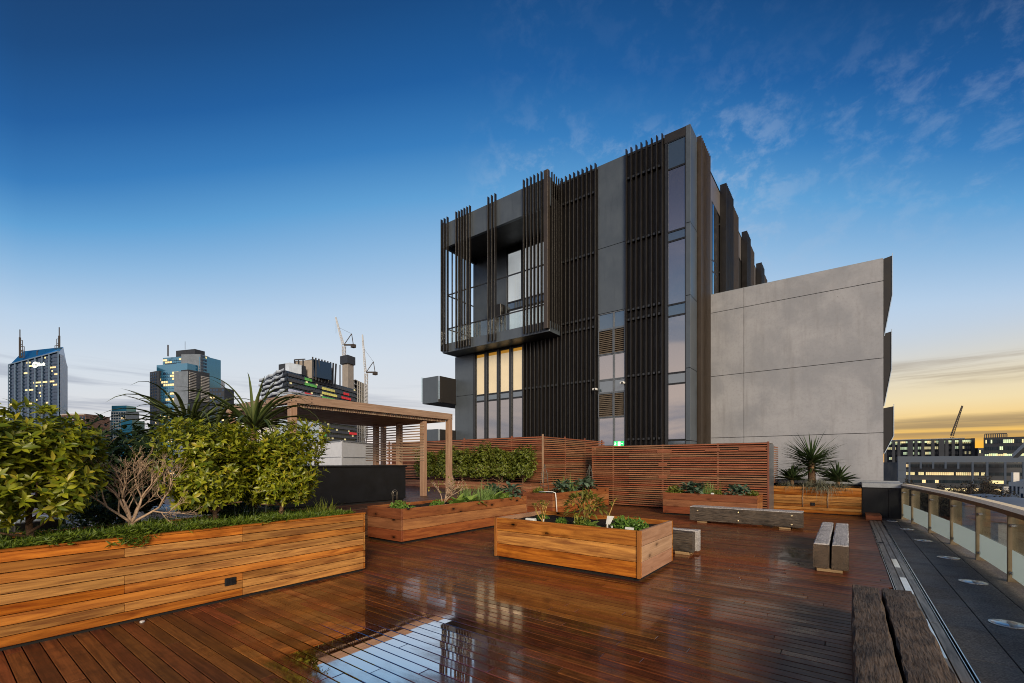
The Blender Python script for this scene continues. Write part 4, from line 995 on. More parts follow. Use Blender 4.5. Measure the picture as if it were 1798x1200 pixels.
# vegetables and herbs
def veg(kind, x, y, z, s, label, group=None):
    t = None
    names = dict(lettuce='lettuce', kale='kale', leek='leek_clump', parsley='parsley', dry='dry_shrub', olive='leafy_herb', sage='herb')
    t = root(names[kind], label, {'dry': 'shrub', 'olive': 'herb', 'sage': 'herb'}.get(kind, kind), (x, y, z), 0, group)
    s *= 1.3; b = MB(); c = Vector((x, y, z-0.015))
    if kind == 'lettuce':
        for k in range(26):
            d = rdir(0.2, 0.95); b.leaf(c, d, (0, 0, 1), s*R_.uniform(.6, 1), s*R_.uniform(.4, .6), R_.uniform(.1, .5), R_.uniform(.2, .5), (0.2, .8, 1.05, .9, 0.25))
        b.build('leaves', 'lettuce_leaf', t)
    elif kind == 'kale':
        b2 = MB(); b2.tube([c, c+Vector((0, 0, s*.35))], [.016, .01], 6); b2.build('stem', 'parsley_leaf', t)
        for k in range(75):
            d = rdir(0.0, 0.95); p = c+Vector((d.x*s*.12, d.y*s*.12, s*R_.uniform(.1, .5))); L = s*R_.uniform(.22, .46)
            b.leaf(p+d*s*.12, d, (0, 0, 1), L, L*.55, R_.uniform(.1, .7), R_.uniform(-.3, .6), (0.1, .7, 1.05, .85, 0.2))
        b.build('leaves', 'kale_leaf', t)
    elif kind == 'leek':
        for k in range(60):
            d = rdir(.55, 1); b.blade(c+Vector((R_.gauss(0, s*.22), R_.gauss(0, s*.22), 0)), d+Vector((0, 0, .5)), s*R_.uniform(.6, 1.15), 0.016, R_.uniform(.2, 1.3), 6)
        b.build('leaves', 'leek_leaf', t)
    elif kind in ('parsley', 'sage'):
        for k in range(420):
            d = rdir(-.1, 1); p = c+Vector((d.x*s*.55, d.y*s*.55, d.z*s*.5))*R_.uniform(.45, 1)
            b.leaf(p, rdir(0, 1), rdir(), s*R_.uniform(.09, .17), s*R_.uniform(.05, .09), .3, .1, (.5, 1, .0))
        b.build('leaves', 'parsley_leaf' if kind == 'parsley' else 'hedge_leaf', t)
    elif kind == 'dry':
        def tw(p, d, L, r, dep):
            e, d2 = limb(b, p, d, L, r, r*.6, 3, .2)
            if dep:
                for k in range(3): tw(e, (d2+rdir()*.6+Vector((0, 0, .15))).normalized(), L*R_.uniform(.5, .8), r*.6, dep-1)
        for k in range(5): tw(c, Vector((R_.uniform(-.5, .5), R_.uniform(-.5, .5), 1)), s*.35, s*.022, 3)
        b.build('branches', 'pale_twig', t); b = MB()
        for k in range(70):
            d = rdir(0, 1); b.leaf(c+Vector((d.x*s*.45, d.y*s*.45, s*(.25+.65*d.z))), rdir(), rdir(), s*.07, s*.035)
        b.build('leaves', 'olive_leaf', t)
    elif kind == 'olive':
        b2 = MB()
        for k in range(7): limb(b2, c, (R_.uniform(-.6, .6), R_.uniform(-.6, .6), 1), s*.75, .009, .004)
        b2.build('stems', 'yellow_twig', t)
        for k in range(120):
            d = rdir(-.2, 1); p = c+Vector((d.x*s*.5, d.y*s*.5, s*(.42+.42*d.z)))*1.0
            for j in range(3): b.leaf(p, (d+rdir()*.8), (0, 0, 1), s*R_.uniform(.13, .26), s*R_.uniform(.05, .09), .2, .3)
        b.build('leaves', 'olive_leaf', t)
    return t
zs = 0.635
veg('parsley', -7.42, 5.98, zs, 0.30, 'round green parsley clump at the near end of the long vegetable planter')
veg('parsley', -7.15, 6.1, zs, 0.14, 'tiny green herb just behind the near corner of the vegetable planter')
veg('parsley', -7.35, 7.0, zs, 0.24, 'small bright parsley clump left of the dry twiggy bush')
veg('dry', -7.55, 7.35, zs, 0.62, 'dry twiggy bush with pale leaves standing in the vegetable planter')
veg('lettuce', -7.25, 7.55, zs, 0.26, 'pale lettuce right behind the dry twiggy bush')
veg('lettuce', -7.2, 7.95, zs, 0.30, 'large bright lettuce in the middle of the vegetable planter')
veg('leek', -7.62, 8.25, zs, 0.42, 'tall flowering leek clump by the pergola post')
veg('leek', -7.22, 8.45, zs, 0.38, 'bright upright leek clump in the middle of the vegetable planter')
veg('lettuce', -7.25, 8.85, zs, 0.30, 'yellow-green leafy head between leeks and kale')
veg('leek', -7.5, 8.9, zs, 0.40, 'leek clump behind the yellow-green leafy head')
veg('kale', -7.6, 9.3, zs, 0.45, 'blue-green kale at the back of the vegetable planter')
veg('lettuce', -7.2, 9.25, zs, 0.28, 'lettuce below the kale near the far end of the vegetable planter')
veg('kale', -7.25, 9.62, zs, 0.46, 'tallest blue-green kale at the far end of the vegetable planter')
for k, (x, y, kd, s, lab) in enumerate(((-7.75, 11.7, 'sage', .3, 'low herb at the near corner of the dark red planter'), (-7.4, 12.5, 'kale', .42, 'kale nearest the hose in the dark red planter'), (-7.4, 13.1, 'kale', .40, 'middle kale in the dark red planter'),
                                    (-7.5, 12.9, 'leek', .5, 'yellow flowering stems among the kale in the dark red planter'), (-7.35, 13.9, 'kale', .52, 'tall kale in the dark red planter, by the screen'), (-7.5, 14.6, 'kale', .42, 'farthest kale in the dark red planter'))):
    veg(kd, x, y, 0.64, s, lab)
for k, (x, kd, s, lab) in enumerate(((-4.35, 'sage', .42, 'grey-green herb at the left end of the kale planter'), (-3.95, 'kale', .44, 'blue kale left of the chives'), (-3.7, 'kale', .42, 'second blue kale, just left of the chives'), (-3.38, 'leek', .36, 'bright green chives in the middle of the kale planter'),
                                 (-3.1, 'sage', .26, 'small herb right of the chives behind the white tag'), (-2.7, 'kale', .36, 'blue-grey kale right of the white tag'), (-2.42, 'kale', .34, 'blue-grey kale second from the right end'), (-2.18, 'sage', .28, 'low herb at the right end of the kale planter'))):
    veg(kd, x, 14.35+0.1*(k % 2), 0.63, s, lab)
# central box
def stick_plant(x, y, z, label):
    t = root('yellow_shrub', label, 'shrub', (x, y, z)); b = MB(); lf = MB()
    def tw(p, d, L, r, dep):
        e, d2 = limb(b, p, d, L, r, r*.7, 3, .16)
        if dep:
            for k in range(2): tw(e, (d2+rdir()*.55+Vector((0, 0, .25))).normalized(), L*R_.uniform(.6, .8), r*.7, dep-1)
        else:
            for k in range(3): lf.leaf(e, (d2+rdir()*.8), (0, 0, 1), .055, .018)
    for q in ((-.3, .1, 1), (.1, 0, 1), (.3, -.1, .9), (-.5, -.1, .8)): tw((x, y, z-.02), q, .14, .011, 3)
    b.build('stems', 'yellow_twig', t); lf.build('leaves', 'olive_leaf', t)
stick_plant(-4.02, 6.22, 0.62, 'bare yellow-stemmed shrub at the left of the honey planter box')
veg('olive', -3.38, 6.45, 0.62, 0.44, 'bushy yellow-green herb in the middle of the honey planter box')
veg('sage', -3.3, 6.2, 0.62, 0.22, 'low feathery herb below the bushy herb in the honey planter')
veg('parsley', -4.25, 6.55, 0.62, 0.16, 'tiny green seedling at the back left of the honey planter')
veg('lettuce', -3.12, 6.13, 0.62, 0.15, 'small lettuce at the front of the honey planter')
veg('parsley', -2.75, 6.5, 0.62, 0.26, 'spreading green herb right of the white stakes in the honey planter')
veg('parsley', -2.5, 6.35, 0.62, 0.28, 'green herb behind the white block tag in the honey planter')
veg('parsley', -3.75, 6.35, 0.62, 0.15, 'tiny herb between the yellow stems and the bushy herb')
# leaning cutting with its tag
t = root('cutting', 'single leaning cutting with a few yellow leaves in the honey planter', 'plant', (-2.95, 6.32, 0.62))
b = MB(); b.tube([(-2.95, 6.32, 0.61), (-2.91, 6.34, 0.8), (-2.83, 6.36, 1.02)], [.01, .009, .006], 6); b.build('stem', 'yellow_twig', t)
b = MB()
for k in range(10):
    u = R_.uniform(.4, 1); b.leaf((-2.95+.12*u, 6.32+.04*u, .61+.41*u), rdir(0, 1), (0, 0, 1), .10, .04)
b.build('leaves', 'olive_leaf', t)
def ptag(label, x, y, z, w_, h_, lean, kind=0):
    t = root('plant_tag', label, 'plant tag', (x, y, z), 0, 'white plant tags'); b = MB()
    T = lambda p: (x+p[0]+lean*p[2], y+p[1], z+p[2])
    if kind == 0: b.cbox(-w_/2, w_/2, -0.002, 0.002, 0.0, h_, 0.0008, T)
    else:
        b.grid([T(p) for p in ((-w_*.32, 0, .04), (w_*.32, 0, .04), (w_*.5, 0, h_), (-w_*.5, 0, h_), (-w_*.32, .004, .04), (w_*.32, .004, .04), (w_*.5, .004, h_), (-w_*.5, .004, h_))],
               [(0, 1, 2, 3), (7, 6, 5, 4), (0, 4, 5, 1), (1, 5, 6, 2), (2, 6, 7, 3), (3, 7, 4, 0)]); b.box(x-.006, x+.006, y, y+.004, z-.02, z+.05)
    b.build('face', 'white_plastic', t)
ptag('largest white tag, leaning against the cutting in the honey planter', -2.90, 6.25, 0.63, 0.11, 0.17, 0.35, 1)
ptag('squat white block tag at the front right of the honey planter', -2.44, 5.98, 0.62, 0.13, 0.075, 0.05)
ptag('left of two thin white stakes in the honey planter', -2.80, 6.05, 0.61, 0.02, 0.10, 0.0); ptag('right of two thin white stakes in the honey planter', -2.73, 6.05, 0.61, 0.022, 0.075, 0.02)
ptag('thin white stake beside the yellow-stemmed shrub', -3.92, 6.05, 0.61, 0.02, 0.085, 0.12); ptag('white tag standing among the chives of the kale planter', -3.18, 14.1, 0.63, 0.09, 0.08, 0.0)
o = MB(); o.cbox(-4.32, -4.14, 6.1, 6.2, 0.60, 0.67, 0.015, jit=.008); tag(o.build('pale_stone', 'white_plastic', None, loc=(-4.2, 6.15, .62)), 'pale stone lump beside the yellow stems in the honey planter', 'stone')
o = MB(); o.tube([(-7.6, 11.5, 0.70), (-7.3, 11.45, 0.725), (-7.05, 11.4, 0.73), (-6.95, 11.4, 0.70), (-6.93, 11.4, 0.55), (-6.925, 11.42, 0.3), (-6.92, 11.45, 0.05)], 0.016, 8)
tag(o.build('hose', 'white_plastic', None, loc=(-7, 11.4, .7)), 'white hose hooked over the edge of the dark red planter', 'hose')
for (x, y, lab) in ((-7.85, 12.2, 'wire plant obelisk in front of the tall screen corner'), (-7.6, 14.9, 'thin wire plant frame at the far end of the dark red planter')):
    t = root('wire_obelisk', lab, 'plant support', (x, y, .64)); b = MB()
    for k in range(5):
        a = 2*PI*k/5; b.tube([(x+.17*math.cos(a), y+.17*math.sin(a), .63), (x+.10*math.cos(a), y+.10*math.sin(a), 1.25), (x, y, 1.55)], .005, 5)
    for z, r in ((.85, .15), (1.1, .125), (1.3, .085)): b.tube([(x+r*math.cos(2*PI*k/12), y+r*math.sin(2*PI*k/12), z) for k in range(13)], .005, 5)
    b.build('wire', 'wire', t)

# ------------------------------------------------------------------ the dark apartment building
B = root('apartment_building', 'dark apartment building clad in vertical bronze fins with a large framed balcony', 'building', (-13, 30, GZ))
XL, XR, FY, TOP = -20.4, -5.75, 21.06, 16.75
b = MB(); b.box(XL, XR, FY, 45, GZ, 8.5); b.box(-12.44, XR, FY, 45, 8.5, TOP); b.box(XL, -12.44, 22.78, 45, 8.5, TOP); b.build('wall', 'bronze_wall', B)
b = MB(); b.box(XL-0.03, XR+0.05, FY-0.03, 45.03, TOP+0.002, TOP+0.12); b.build('roof_edge', 'charcoal_panel', B)
def panel(x0, x1, z0, z1, y=21.0, mat='charcoal_panel', name='wall_panel'):
    b = MB(); b.cbox(x0, x1, y, y+0.055, z0, z1, 0.006); return b.build(name, mat, B)
for z0, z1 in ((-3, 2.70), (2.72, 5.90), (5.92, 8.48)): panel(XL-0.04, -18.80, z0, z1)
for z0, z1 in ((9.24, 12.57), (12.59, 16.86)): panel(-10.24, -8.76, z0, z1)
panel(-6.82, -6.70, -3, 16.6, mat='window_frame', name='mullion')
for z0, z1 in ((-3, 2.6), (2.62, 5.9), (5.92, 9.2), (9.22, 12.5), (12.52, 16.95)):
    b = MB(); b.cbox(-5.86, -5.66, 20.96, 22.05, z0, z1, 0.008); b.build('corner_panel', 'charcoal_panel', B)
b = MB(); b.box(-6.84, -5.70, 20.98, 21.05, 16.55, 16.95); b.build('corner_hood', 'bronze_wall', B)
def fins(axis, fixed, out, a0, a1, z0, z1, pitch, brackets, mat='bronze_fin', depth=0.2, w_=0.045, name='fin_screen'):
    """vertical fins standing `depth` proud of a wall plane, tied by short brackets"""
    b = MB(); n = max(1, int(round((a1-a0)/pitch))); 
    for i in range(n+1):
        a = a0+(a1-a0)*i/n; f0, f1 = sorted((fixed+out*0.06, fixed+out*(0.06+depth))); zt = z1+R_.uniform(-.01, .01)
        if axis == 1: b.cbox(a-w_/2, a+w_/2, f0, f1, z0, zt, 0.004)
        else: b.cbox(f0, f1, a-w_/2, a+w_/2, z0, zt, 0.004)
    o = b.build(name, mat, B)
    for z in brackets:
        b = MB(); f0, f1 = sorted((fixed+out*0.001, fixed+out*0.10))
        if axis == 1: b.box(a0, a1, f0, f1, z-0.04, z+0.04)
        else: b.box(f0, f1, a0, a1, z-0.04, z+0.04)
        for i in range(n):
            a = a0+(a1-a0)*(i+.5)/n
            f0, f1 = sorted((fixed+out*0.101, fixed+out*0.17))
            if axis == 1: b.cbox(a-0.085, a+0.03, f0, f1, z-0.055, z+0.055, 0.004)
            else: b.cbox(f0, f1, a-0.085, a+0.03, z-0.055, z+0.055, 0.004)
        b.build('bracket_row', 'window_frame', o)
    return o
BR = (15.57, 12.45, 9.10, 8.62, 5.86, 2.75)
fins(1, FY, -1, -14.85, -12.55, -1, 8.44, 0.245, (5.86, 2.75))
fins(1, FY, -1, -12.33, -10.33, -1, 16.99, 0.245, BR)
fins(1, FY, -1, -8.66, -6.90, -1, 16.99, 0.245, BR)
# window bay at lower left: real panes with lit blinds behind
def window(x0, x1, z0, z1, pane='clear_glass', y=20.99, fr=0.05, blind=None, frm='window_frame', inside=None):
    b = MB(); b.cbox(x0-fr, x0, y-0.02, y+0.06, z0-fr, z1+fr, 0.003); b.cbox(x1, x1+fr, y-0.02, y+0.06, z0-fr, z1+fr, 0.003)
    b.cbox(x0+.001, x1-.001, y-0.018, y+0.06, z0-fr, z0, 0.003); b.cbox(x0+.001, x1-.001, y-0.018, y+0.06, z1, z1+fr, 0.003)
    f = b.build('window', frm, B)
    b = MB(); b.face([(x0, y+.012, z0), (x1, y+.012, z0), (x1, y+.012, z1), (x0, y+.012, z1)]); b.build('pane', pane, f)
    if blind:
        b = MB(); b.face([(x0, y+.05, z0), (x1, y+.05, z0), (x1, y+.05, z1-(z1-z0)*.07), (x0, y+.05, z1-(z1-z0)*.07)]); b.face([(x0, y+.055, z1-(z1-z0)*.07), (x1, y+.055, z1-(z1-z0)*.07), (x1, y+.055, z1), (x0, y+.055, z1)], False, 1)
        b.build('blind', [blind, 'blind_gold' if blind == 'blind_lit' else blind], f)
    return f
emit('blind_lit', S(226, 198, 158), 0.56, 0.12, 0.5); emit('blind_gold', S(212, 148, 50), 0.55, 0.1, 1)
emit('blind_pale', S(205, 208, 212), 0.50, 0.25, 0.5); emit('room_dim', S(120, 105, 85), 0.30, 0.6, 1.2)
for x0, x1 in ((-18.57, -17.92), (-17.60, -16.93), (-16.66, -15.99), (-15.72, -15.02)):
    window(x0, x1, 5.86, 8.34, 'clear_glass', blind='blind_lit'); window(x0, x1, 5.47, 5.76, 'spandrel_pane', fr=.04); window(x0, x1, 2.20, 5.37, 'corner_pane'); window(x0, x1, -1.0, 2.1, 'corner_pane')
b = MB()
for x in (-18.72, -17.76, -16.80, -15.86, -14.93): b.cbox(x-.085, x+.085, 20.93, 21.05, -1, 8.46, .006)
b.build('mullions', 'window_frame', B)
# middle bay: glass and louvres
for x0, x1 in ((-10.17, -9.42), (-9.32, -8.82)):
    window(x0, x1, 8.42, 9.16, 'spandrel_pane', frm='grey_frame', fr=.045); window(x0, x1, 5.86, 7.06, 'corner_pane', frm='grey_frame', fr=.045); window(x0, x1, 5.2, 5.76, 'spandrel_pane', frm='grey_frame', fr=.045); window(x0, x1, 2.5, 3.86, 'corner_pane', frm='grey_frame', fr=.045)
    for z0, z1 in ((7.16, 8.32), (3.96, 5.1)):
        b = MB(); b.box(x0-.045, x1+.045, 21.02, 21.05, z0-.045, z1+.045); f = b.build('louvre', 'dark_void', B)
        b = MB(); z = z0
        while z < z1-.04: b.grid([(x0, 20.95, z), (x1, 20.95, z), (x1, 21.015, z+.06), (x0, 21.015, z+.06), (x0, 20.955, z-.012), (x1, 20.955, z-.012)], [(0, 1, 2, 3), (4, 5, 1, 0)]); z += .098
        b.build('blades', 'louvre_blade', f)
        b = MB(); 
        for xa, xb, za, zb in ((x0-.045, x0, z0-.045, z1+.045), (x1, x1+.045, z0-.045, z1+.045), (x0+.001, x1-.001, z1, z1+.045), (x0+.001, x1-.001, z0-.045, z0-.013)): b.box(xa, xb, 20.94, 21.015, za, zb)
        b.build('frame', 'grey_frame', f)
# glazed corner strip
for z0, z1, pn in ((15.30, 16.50, 'spandrel_pane'), (12.38, 15.22, 'corner_pane'), (11.93, 12.30, 'spandrel_pane'), (8.98, 11.85, 'corner_pane'), (8.45, 8.90, 'spandrel_pane'), (5.80, 8.37, 'corner_pane'), (5.30, 5.72, 'spandrel_pane'), (2.70, 5.22, 'corner_pane'), (-.5, 2.6, 'spandrel_pane')):
    window(-6.66, -5.90, z0, z1, pn, fr=.035)
# framed balcony
BY = 19.83
b = MB(); b.cbox(XL+.02, -12.45, BY, 22.77, 8.50, 9.06, .01); b.build('balcony_floor', 'charcoal_panel', B)
b = MB(); b.cbox(XL+.02, -12.45, BY, BY+.18, 15.12, 16.62, .01); b.build('balcony_fascia', 'charcoal_panel', B)
b = MB(); b.box(XL+.04, -12.47, BY+.185, 22.76, 15.4, 15.7); b.build('balcony_ceiling', 'bronze_wall', B)
b = MB(); b.box(XL+.04, -12.47, BY+.181, 22.74, 16.4, 16.55); b.build('balcony_roof', 'bronze_wall', B)
b = MB(); b.box(-12.62, -12.47, BY+.19, 21.05, 9.07, 15.39); b.build('balcony_side_wall', 'bronze_wall', B)
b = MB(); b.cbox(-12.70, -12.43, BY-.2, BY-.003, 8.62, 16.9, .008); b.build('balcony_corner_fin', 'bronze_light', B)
fins(0, -12.46, 1, BY+.1, 20.85, 8.7, 16.85, .25, (), 'bronze_fin', .07)
for a0, a1, zt in ((-20.32, -19.80, 16.85), (-19.05, -17.93, 16.9), (-16.50, -15.98, 16.9), (-14.0, -12.85, 16.92)):
    fins(1, BY, -1, a0, a1, 8.58, zt, .225, (), 'bronze_fin', .17, .042)
fins(0, XL+.02, -1, BY+.15, 22.4, 8.6, 16.85, .42, (), 'bronze_fin', .1, .04)
b = MB(); b.cbox(XL+.05, XL+.25, BY+.185, 22.74, 15.12, 15.39, .01); b.build('balcony_side_beam', 'charcoal_panel', B)
# back wall of the recess
for x0, x1 in ((XL, -18.95), (-18.35, -17.52)): panel(x0, x1, 9.07, 15.39, 22.72, 'charcoal_panel', 'recess_panel')
window(-17.40, -16.35, 11.9, 15.0, 'clear_glass', 22.70, .06, 'blind_pale'); window(-16.2, -14.6, 11.9, 15.0, 'clear_glass', 22.70, .06, 'blind_pale')
window(-17.40, -14.6, 11.42, 11.80, 'spandrel_pane', 22.70, .05)
window(-17.30, -16.2, 9.1, 11.3, 'clear_glass', 22.70, .06, 'blind_pale'); window(-16.05, -14.6, 9.1, 11.3, 'clear_glass', 22.70, .06, 'blind_pale'); window(-14.45, -12.8, 9.1, 15.0, 'clear_glass', 22.70, .06, 'blind_pale')
# balcony rails and glass
b = MB()
for z in (10.08, 12.22):
    b.cbox(XL+.1, -12.66, BY+.26, BY+.31, z-.035, z+.035, .006); b.cbox(XL+.1, XL+.15, BY+.312, 22.6, z-.035, z+.035, .006)
    b.cbox(-12.72, -12.67, BY+.312, 21.0, z-.035, z+.035, .006)
b.build('balcony_rail', 'window_frame', B)
for x0, x1 in ((-20.2, -18.3), (-18.25, -16.3), (-16.25, -14.5), (-14.45, -12.8)):
    b = MB(); b.box(x0, x1, BY+.28, BY+.292, 9.12, 10.02); b.build('balcony_glass', 'clear_glass', B)
b = MB(); b.cbox(-18.7, -17.6, 22.2, 22.65, 10.95, 11.75, .02); b.build('air_unit', 'bronze_fin', B)
b = MB(); b.cbox(-17.95, -17.75, 22.45, 22.66, 10.6, 10.8, .02); b.build('wall_lamp', 'window_frame', B)
# box balconies on the left corner
for zt in (7.05, 3.72, 0.4):
    b = MB(); b.cbox(-21.9, -20.46, 19.5, 19.56, zt-1.65, zt, .006); b.build('box_balcony_front', 'charcoal_panel', B)
    b = MB(); b.cbox(-20.36, -20.30, 19.52, 20.95, zt-1.65, zt-.02, .006); b.build('box_balcony_side', 'bronze_wall', B)
    b = MB(); b.box(-21.9, -20.37, 19.58, 22.5, zt-1.66, zt-1.45); b.build('box_balcony_floor', 'bronze_light', B)
    b = MB(); b.box(-22.12, -22.10, 19.6, 22.4, zt-1.5, zt+.1); b.build('box_balcony_screen', 'clear_glass', B)
# right flank (facing +x)
SX = -5.75
def spanel(y0, y1, z0, z1, mat='side_panel_grey', name='flank_panel'):
    b = MB(); b.cbox(SX+.001, SX+.05, y0, y1, z0, z1, .006); b.build(name, mat, B)
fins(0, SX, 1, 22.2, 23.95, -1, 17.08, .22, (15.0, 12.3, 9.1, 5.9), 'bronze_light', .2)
for z0, z1 in ((-1, 5.9), (5.92, 12.25), (12.27, 16.88)): spanel(24.05, 25.1, z0, z1)
spanel(25.12, 27.0, 15.45, 16.88)
for z0, z1 in ((12.4, 15.35), (11.8, 12.3), (8.6, 11.7)):
    b = MB(); b.cbox(SX+.001, SX+.06, 25.2, 26.35, z0-.05, z1+.05, .004); f = b.build('flank_window', 'window_frame', B)
    b = MB(); b.face([(SX+.063, 25.27, z0), (SX+.063, 26.28, z0), (SX+.063, 26.28, z1), (SX+.063, 25.27, z1)]); b.build('pane', 'flank_pane', f)
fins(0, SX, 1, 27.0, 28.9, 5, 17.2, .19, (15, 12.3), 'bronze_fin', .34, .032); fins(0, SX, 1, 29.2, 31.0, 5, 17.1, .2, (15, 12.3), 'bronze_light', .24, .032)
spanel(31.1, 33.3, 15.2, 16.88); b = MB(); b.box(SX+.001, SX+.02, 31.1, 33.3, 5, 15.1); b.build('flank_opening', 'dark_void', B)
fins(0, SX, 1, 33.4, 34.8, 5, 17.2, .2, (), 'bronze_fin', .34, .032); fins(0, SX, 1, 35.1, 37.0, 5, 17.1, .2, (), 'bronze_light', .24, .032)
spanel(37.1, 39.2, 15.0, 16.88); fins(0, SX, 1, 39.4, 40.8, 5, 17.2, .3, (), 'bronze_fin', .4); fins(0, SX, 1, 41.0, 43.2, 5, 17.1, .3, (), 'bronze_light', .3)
for (x, z, lab) in ((-10.28, 5.35, 'white security camera on the fins left of the louvred window bay'), (-8.80, 5.52, 'white security camera on the fins right of the louvred window bay')):
    t = root('security_camera', lab, 'security camera', (x, 20.8, z), 0, 'security cameras on the dark building'); b = MB(); b.cbox(-.12, .10, -.16, .03, -.05, .06, .02); b.build('housing', 'white_plastic', t, True)
    b = MB(); b.disc((.02, -.162, 0), .042, .02, 14, .008, axis=1); b.bar((0, .03, 0), (0, .2, -.02), .04); b.build('lens_barrel', 'black_plastic', t, True)

# concrete wing
CB = root('concrete_building', 'plain pale concrete wing with panel joints, right of the dark building', 'building', (-2.2, 30, GZ))
b = MB(); b.box(-5.69, 1.24, 24.96, 46, GZ, 10.36); b.build('core_wall', 'dark_void', CB)
for x0, x1 in ((-5.70, -4.155), (-4.135, 1.255)):
    for z0, z1 in ((GZ, -.3), (-.28, 2.885), (2.905, 6.10), (6.12, 9.42), (9.44, 10.38)):
        b = MB(); b.cbox(x0, x1, 24.9, 24.955, z0, z1, .008); b.build('concrete_panel', 'board_concrete', CB)
b = MB(); b.box(-5.70, 1.25, 24.92, 46, 10.385, 10.42); b.build('roof_edge', 'coping', CB)
b = MB(); b.box(1.241, 1.262, 24.96, 46, GZ, 10.37); b.build('flank_wall', 'charcoal_panel', CB)
def wedge(zt, zk, zb, w_):
    b = MB(); V = []
    for y in (24.92, 29.5): V += [(1.265, y, zt), (1.265+w_, y, zt+.06), (1.265+w_, y, zk), (1.275, y, zb)]
    b.grid(V, [(3, 2, 1, 0), (4, 5, 6, 7), (0, 1, 5, 4), (1, 2, 6, 5), (2, 3, 7, 6), (3, 0, 4, 7)]); o = b.build('side_balcony', 'bronze_wall', CB)
    b = MB(); b.bar((1.265+w_+.012, 24.9, zt+.15), (1.265+w_+.012, 24.9, zk), .022); b.bar((1.265+w_+.012, 24.9, zk), (1.29, 24.9, zb), .022); b.build('edge_trim', 'pale_blue', o)
wedge(10.38, 8.75, 7.05, .27); wedge(7.15, 5.6, 4.05, .25); wedge(3.95, 2.75, 2.0, .32)

# ------------------------------------------------------------------ the city
def facade(t, A, Bp, z0, z1, nf, nc, mats, litp, inset=0.25, wfrac=0.86, off=0.12, name='window_band', cluster=0.6):
    """one ribbon of glazing per floor on the wall from A to B; mats = unlit, lit, lit2"""
    A = Vector(A); Bv = Vector(Bp); d = (Bv-A); L = d.length; d.normalize(); nrm = Vector((d.y, -d.x))
    fh = (z1-z0)/nf; cw = L/nc
    for i in range(nf):
        b = MB(); za = z0+i*fh+fh*inset*.6; zb = z0+(i+1)*fh-fh*inset*.4; run = 0; lf = litp*R_.choice((.3, .6, 1, 1.6, 2.2))
        for k in range(nc):
            u0 = k*cw+cw*(1-wfrac)/2; u1 = (k+1)*cw-cw*(1-wfrac)/2
            if run and R_.random() < cluster: mi = run
            else: run = (R_.choice((1, 2)) if R_.random() < lf else 0); mi = run
            P0 = A+d*u0+nrm*off; P1 = A+d*u1+nrm*off
            b.face([(P0.x, P0.y, za), (P1.x, P1.y, za), (P1.x, P1.y, zb), (P0.x, P0.y, zb)], False, mi)
        b.build(name, mats, t)
def wallbars(t, A, Bp, z0, z1, n, w_, mat, off=0.25, name='mullions', horiz=False):
    A = Vector(A); Bv = Vector(Bp); d = (Bv-A); L = d.length; d.normalize(); nrm = Vector((d.y, -d.x)); b = MB()
    for k in range(n+1):
        if horiz:
            z = z0+(z1-z0)*k/n; p, q = A+nrm*off, Bv+nrm*off; b.bar((p.x, p.y, z), (q.x, q.y, z), w_)
        else:
            p = A+d*(L*k/n)+nrm*off; b.bar((p.x, p.y, z0), (p.x, p.y, z1), w_)
    return b.build(name, mat, t)
def block(t, foot, z0, z1, mat, name='wall'):
    b = MB(); b.prism(foot, z0, z1); return b.build(name, mat, t)
LITM = ['tower_glass_dark', 'lit_warm', 'lit_yellow']
def box_foot(A, Bp, depth):         # rectangle behind the front edge A-B
    A = Vector(A); Bv = Vector(Bp); d = (Bv-A).normalized(); n_ = Vector((-d.y, d.x))*depth
    return [tuple(A), tuple(Bv), tuple(Bv+n_), tuple(A+n_)]

# bank tower with two masts
D = 520
A, Bp, Cp = city(17, 545), city(104, D), city(118, 555)
t = root('bank_tower', 'glass office tower with two antenna masts and glowing bank sign, far left', 'building', (*city(60, 545), GZ))
z_r, z_e = hz(617, D), hz(641, D)
Dp = (A[0]+Cp[0]-Bp[0], A[1]+Cp[1]-Bp[1])
b = MB(); lerp = lambda p, q, u: (p[0]+(q[0]-p[0])*u, p[1]+(q[1]-p[1])*u)
R1, R2 = lerp(A, Dp, .5), lerp(Bp, Cp, .5)
R1 = lerp(R1, R2, .17); z_a = hz(641, 545); z_g = hz(616.5, 556)
V = [(*A, GZ), (*Bp, GZ), (*Cp, GZ), (*Dp, GZ), (*A, z_a), (*Bp, z_r-.5), (*Cp, z_a), (*Dp, z_a), (*R1, z_g), (*R2, z_g)]
b.grid(V, [(0, 1, 5, 4), (1, 2, 6, 9, 5), (2, 3, 7, 6), (3, 0, 4, 8, 7), (6, 7, 8, 9)]); b.build('wall', 'tower_glass_dark', t)
b = MB(); b.face([(*A, z_a), (*Bp, z_r-.5), (*R2, z_g+.1), (*R1, z_g+.1)]); b.build('glass_roof', 'tower_glass_blue', t)
pb = lerp(Bp, Cp, .04); b = MB(); 
n_ = Vector((Cp[0]-Bp[0], Cp[1]-Bp[1])).normalized(); nn = Vector((n_.y, -n_.x))*.4
b.grid([(pb[0]+nn.x, pb[1]+nn.y, GZ), (Cp[0]+nn.x, Cp[1]+nn.y, GZ), (Cp[0]+nn.x, Cp[1]+nn.y, z_a), (lerp(Bp, Cp, .5)[0]+nn.x, lerp(Bp, Cp, .5)[1]+nn.y, z_r-1), (pb[0]+nn.x, pb[1]+nn.y, z_r-3)], [(0, 1, 2, 3, 4)]); b.build('side_wall', 'pale_and_sunlit', t)  # sunset light on this flank is put into its pale wall colour
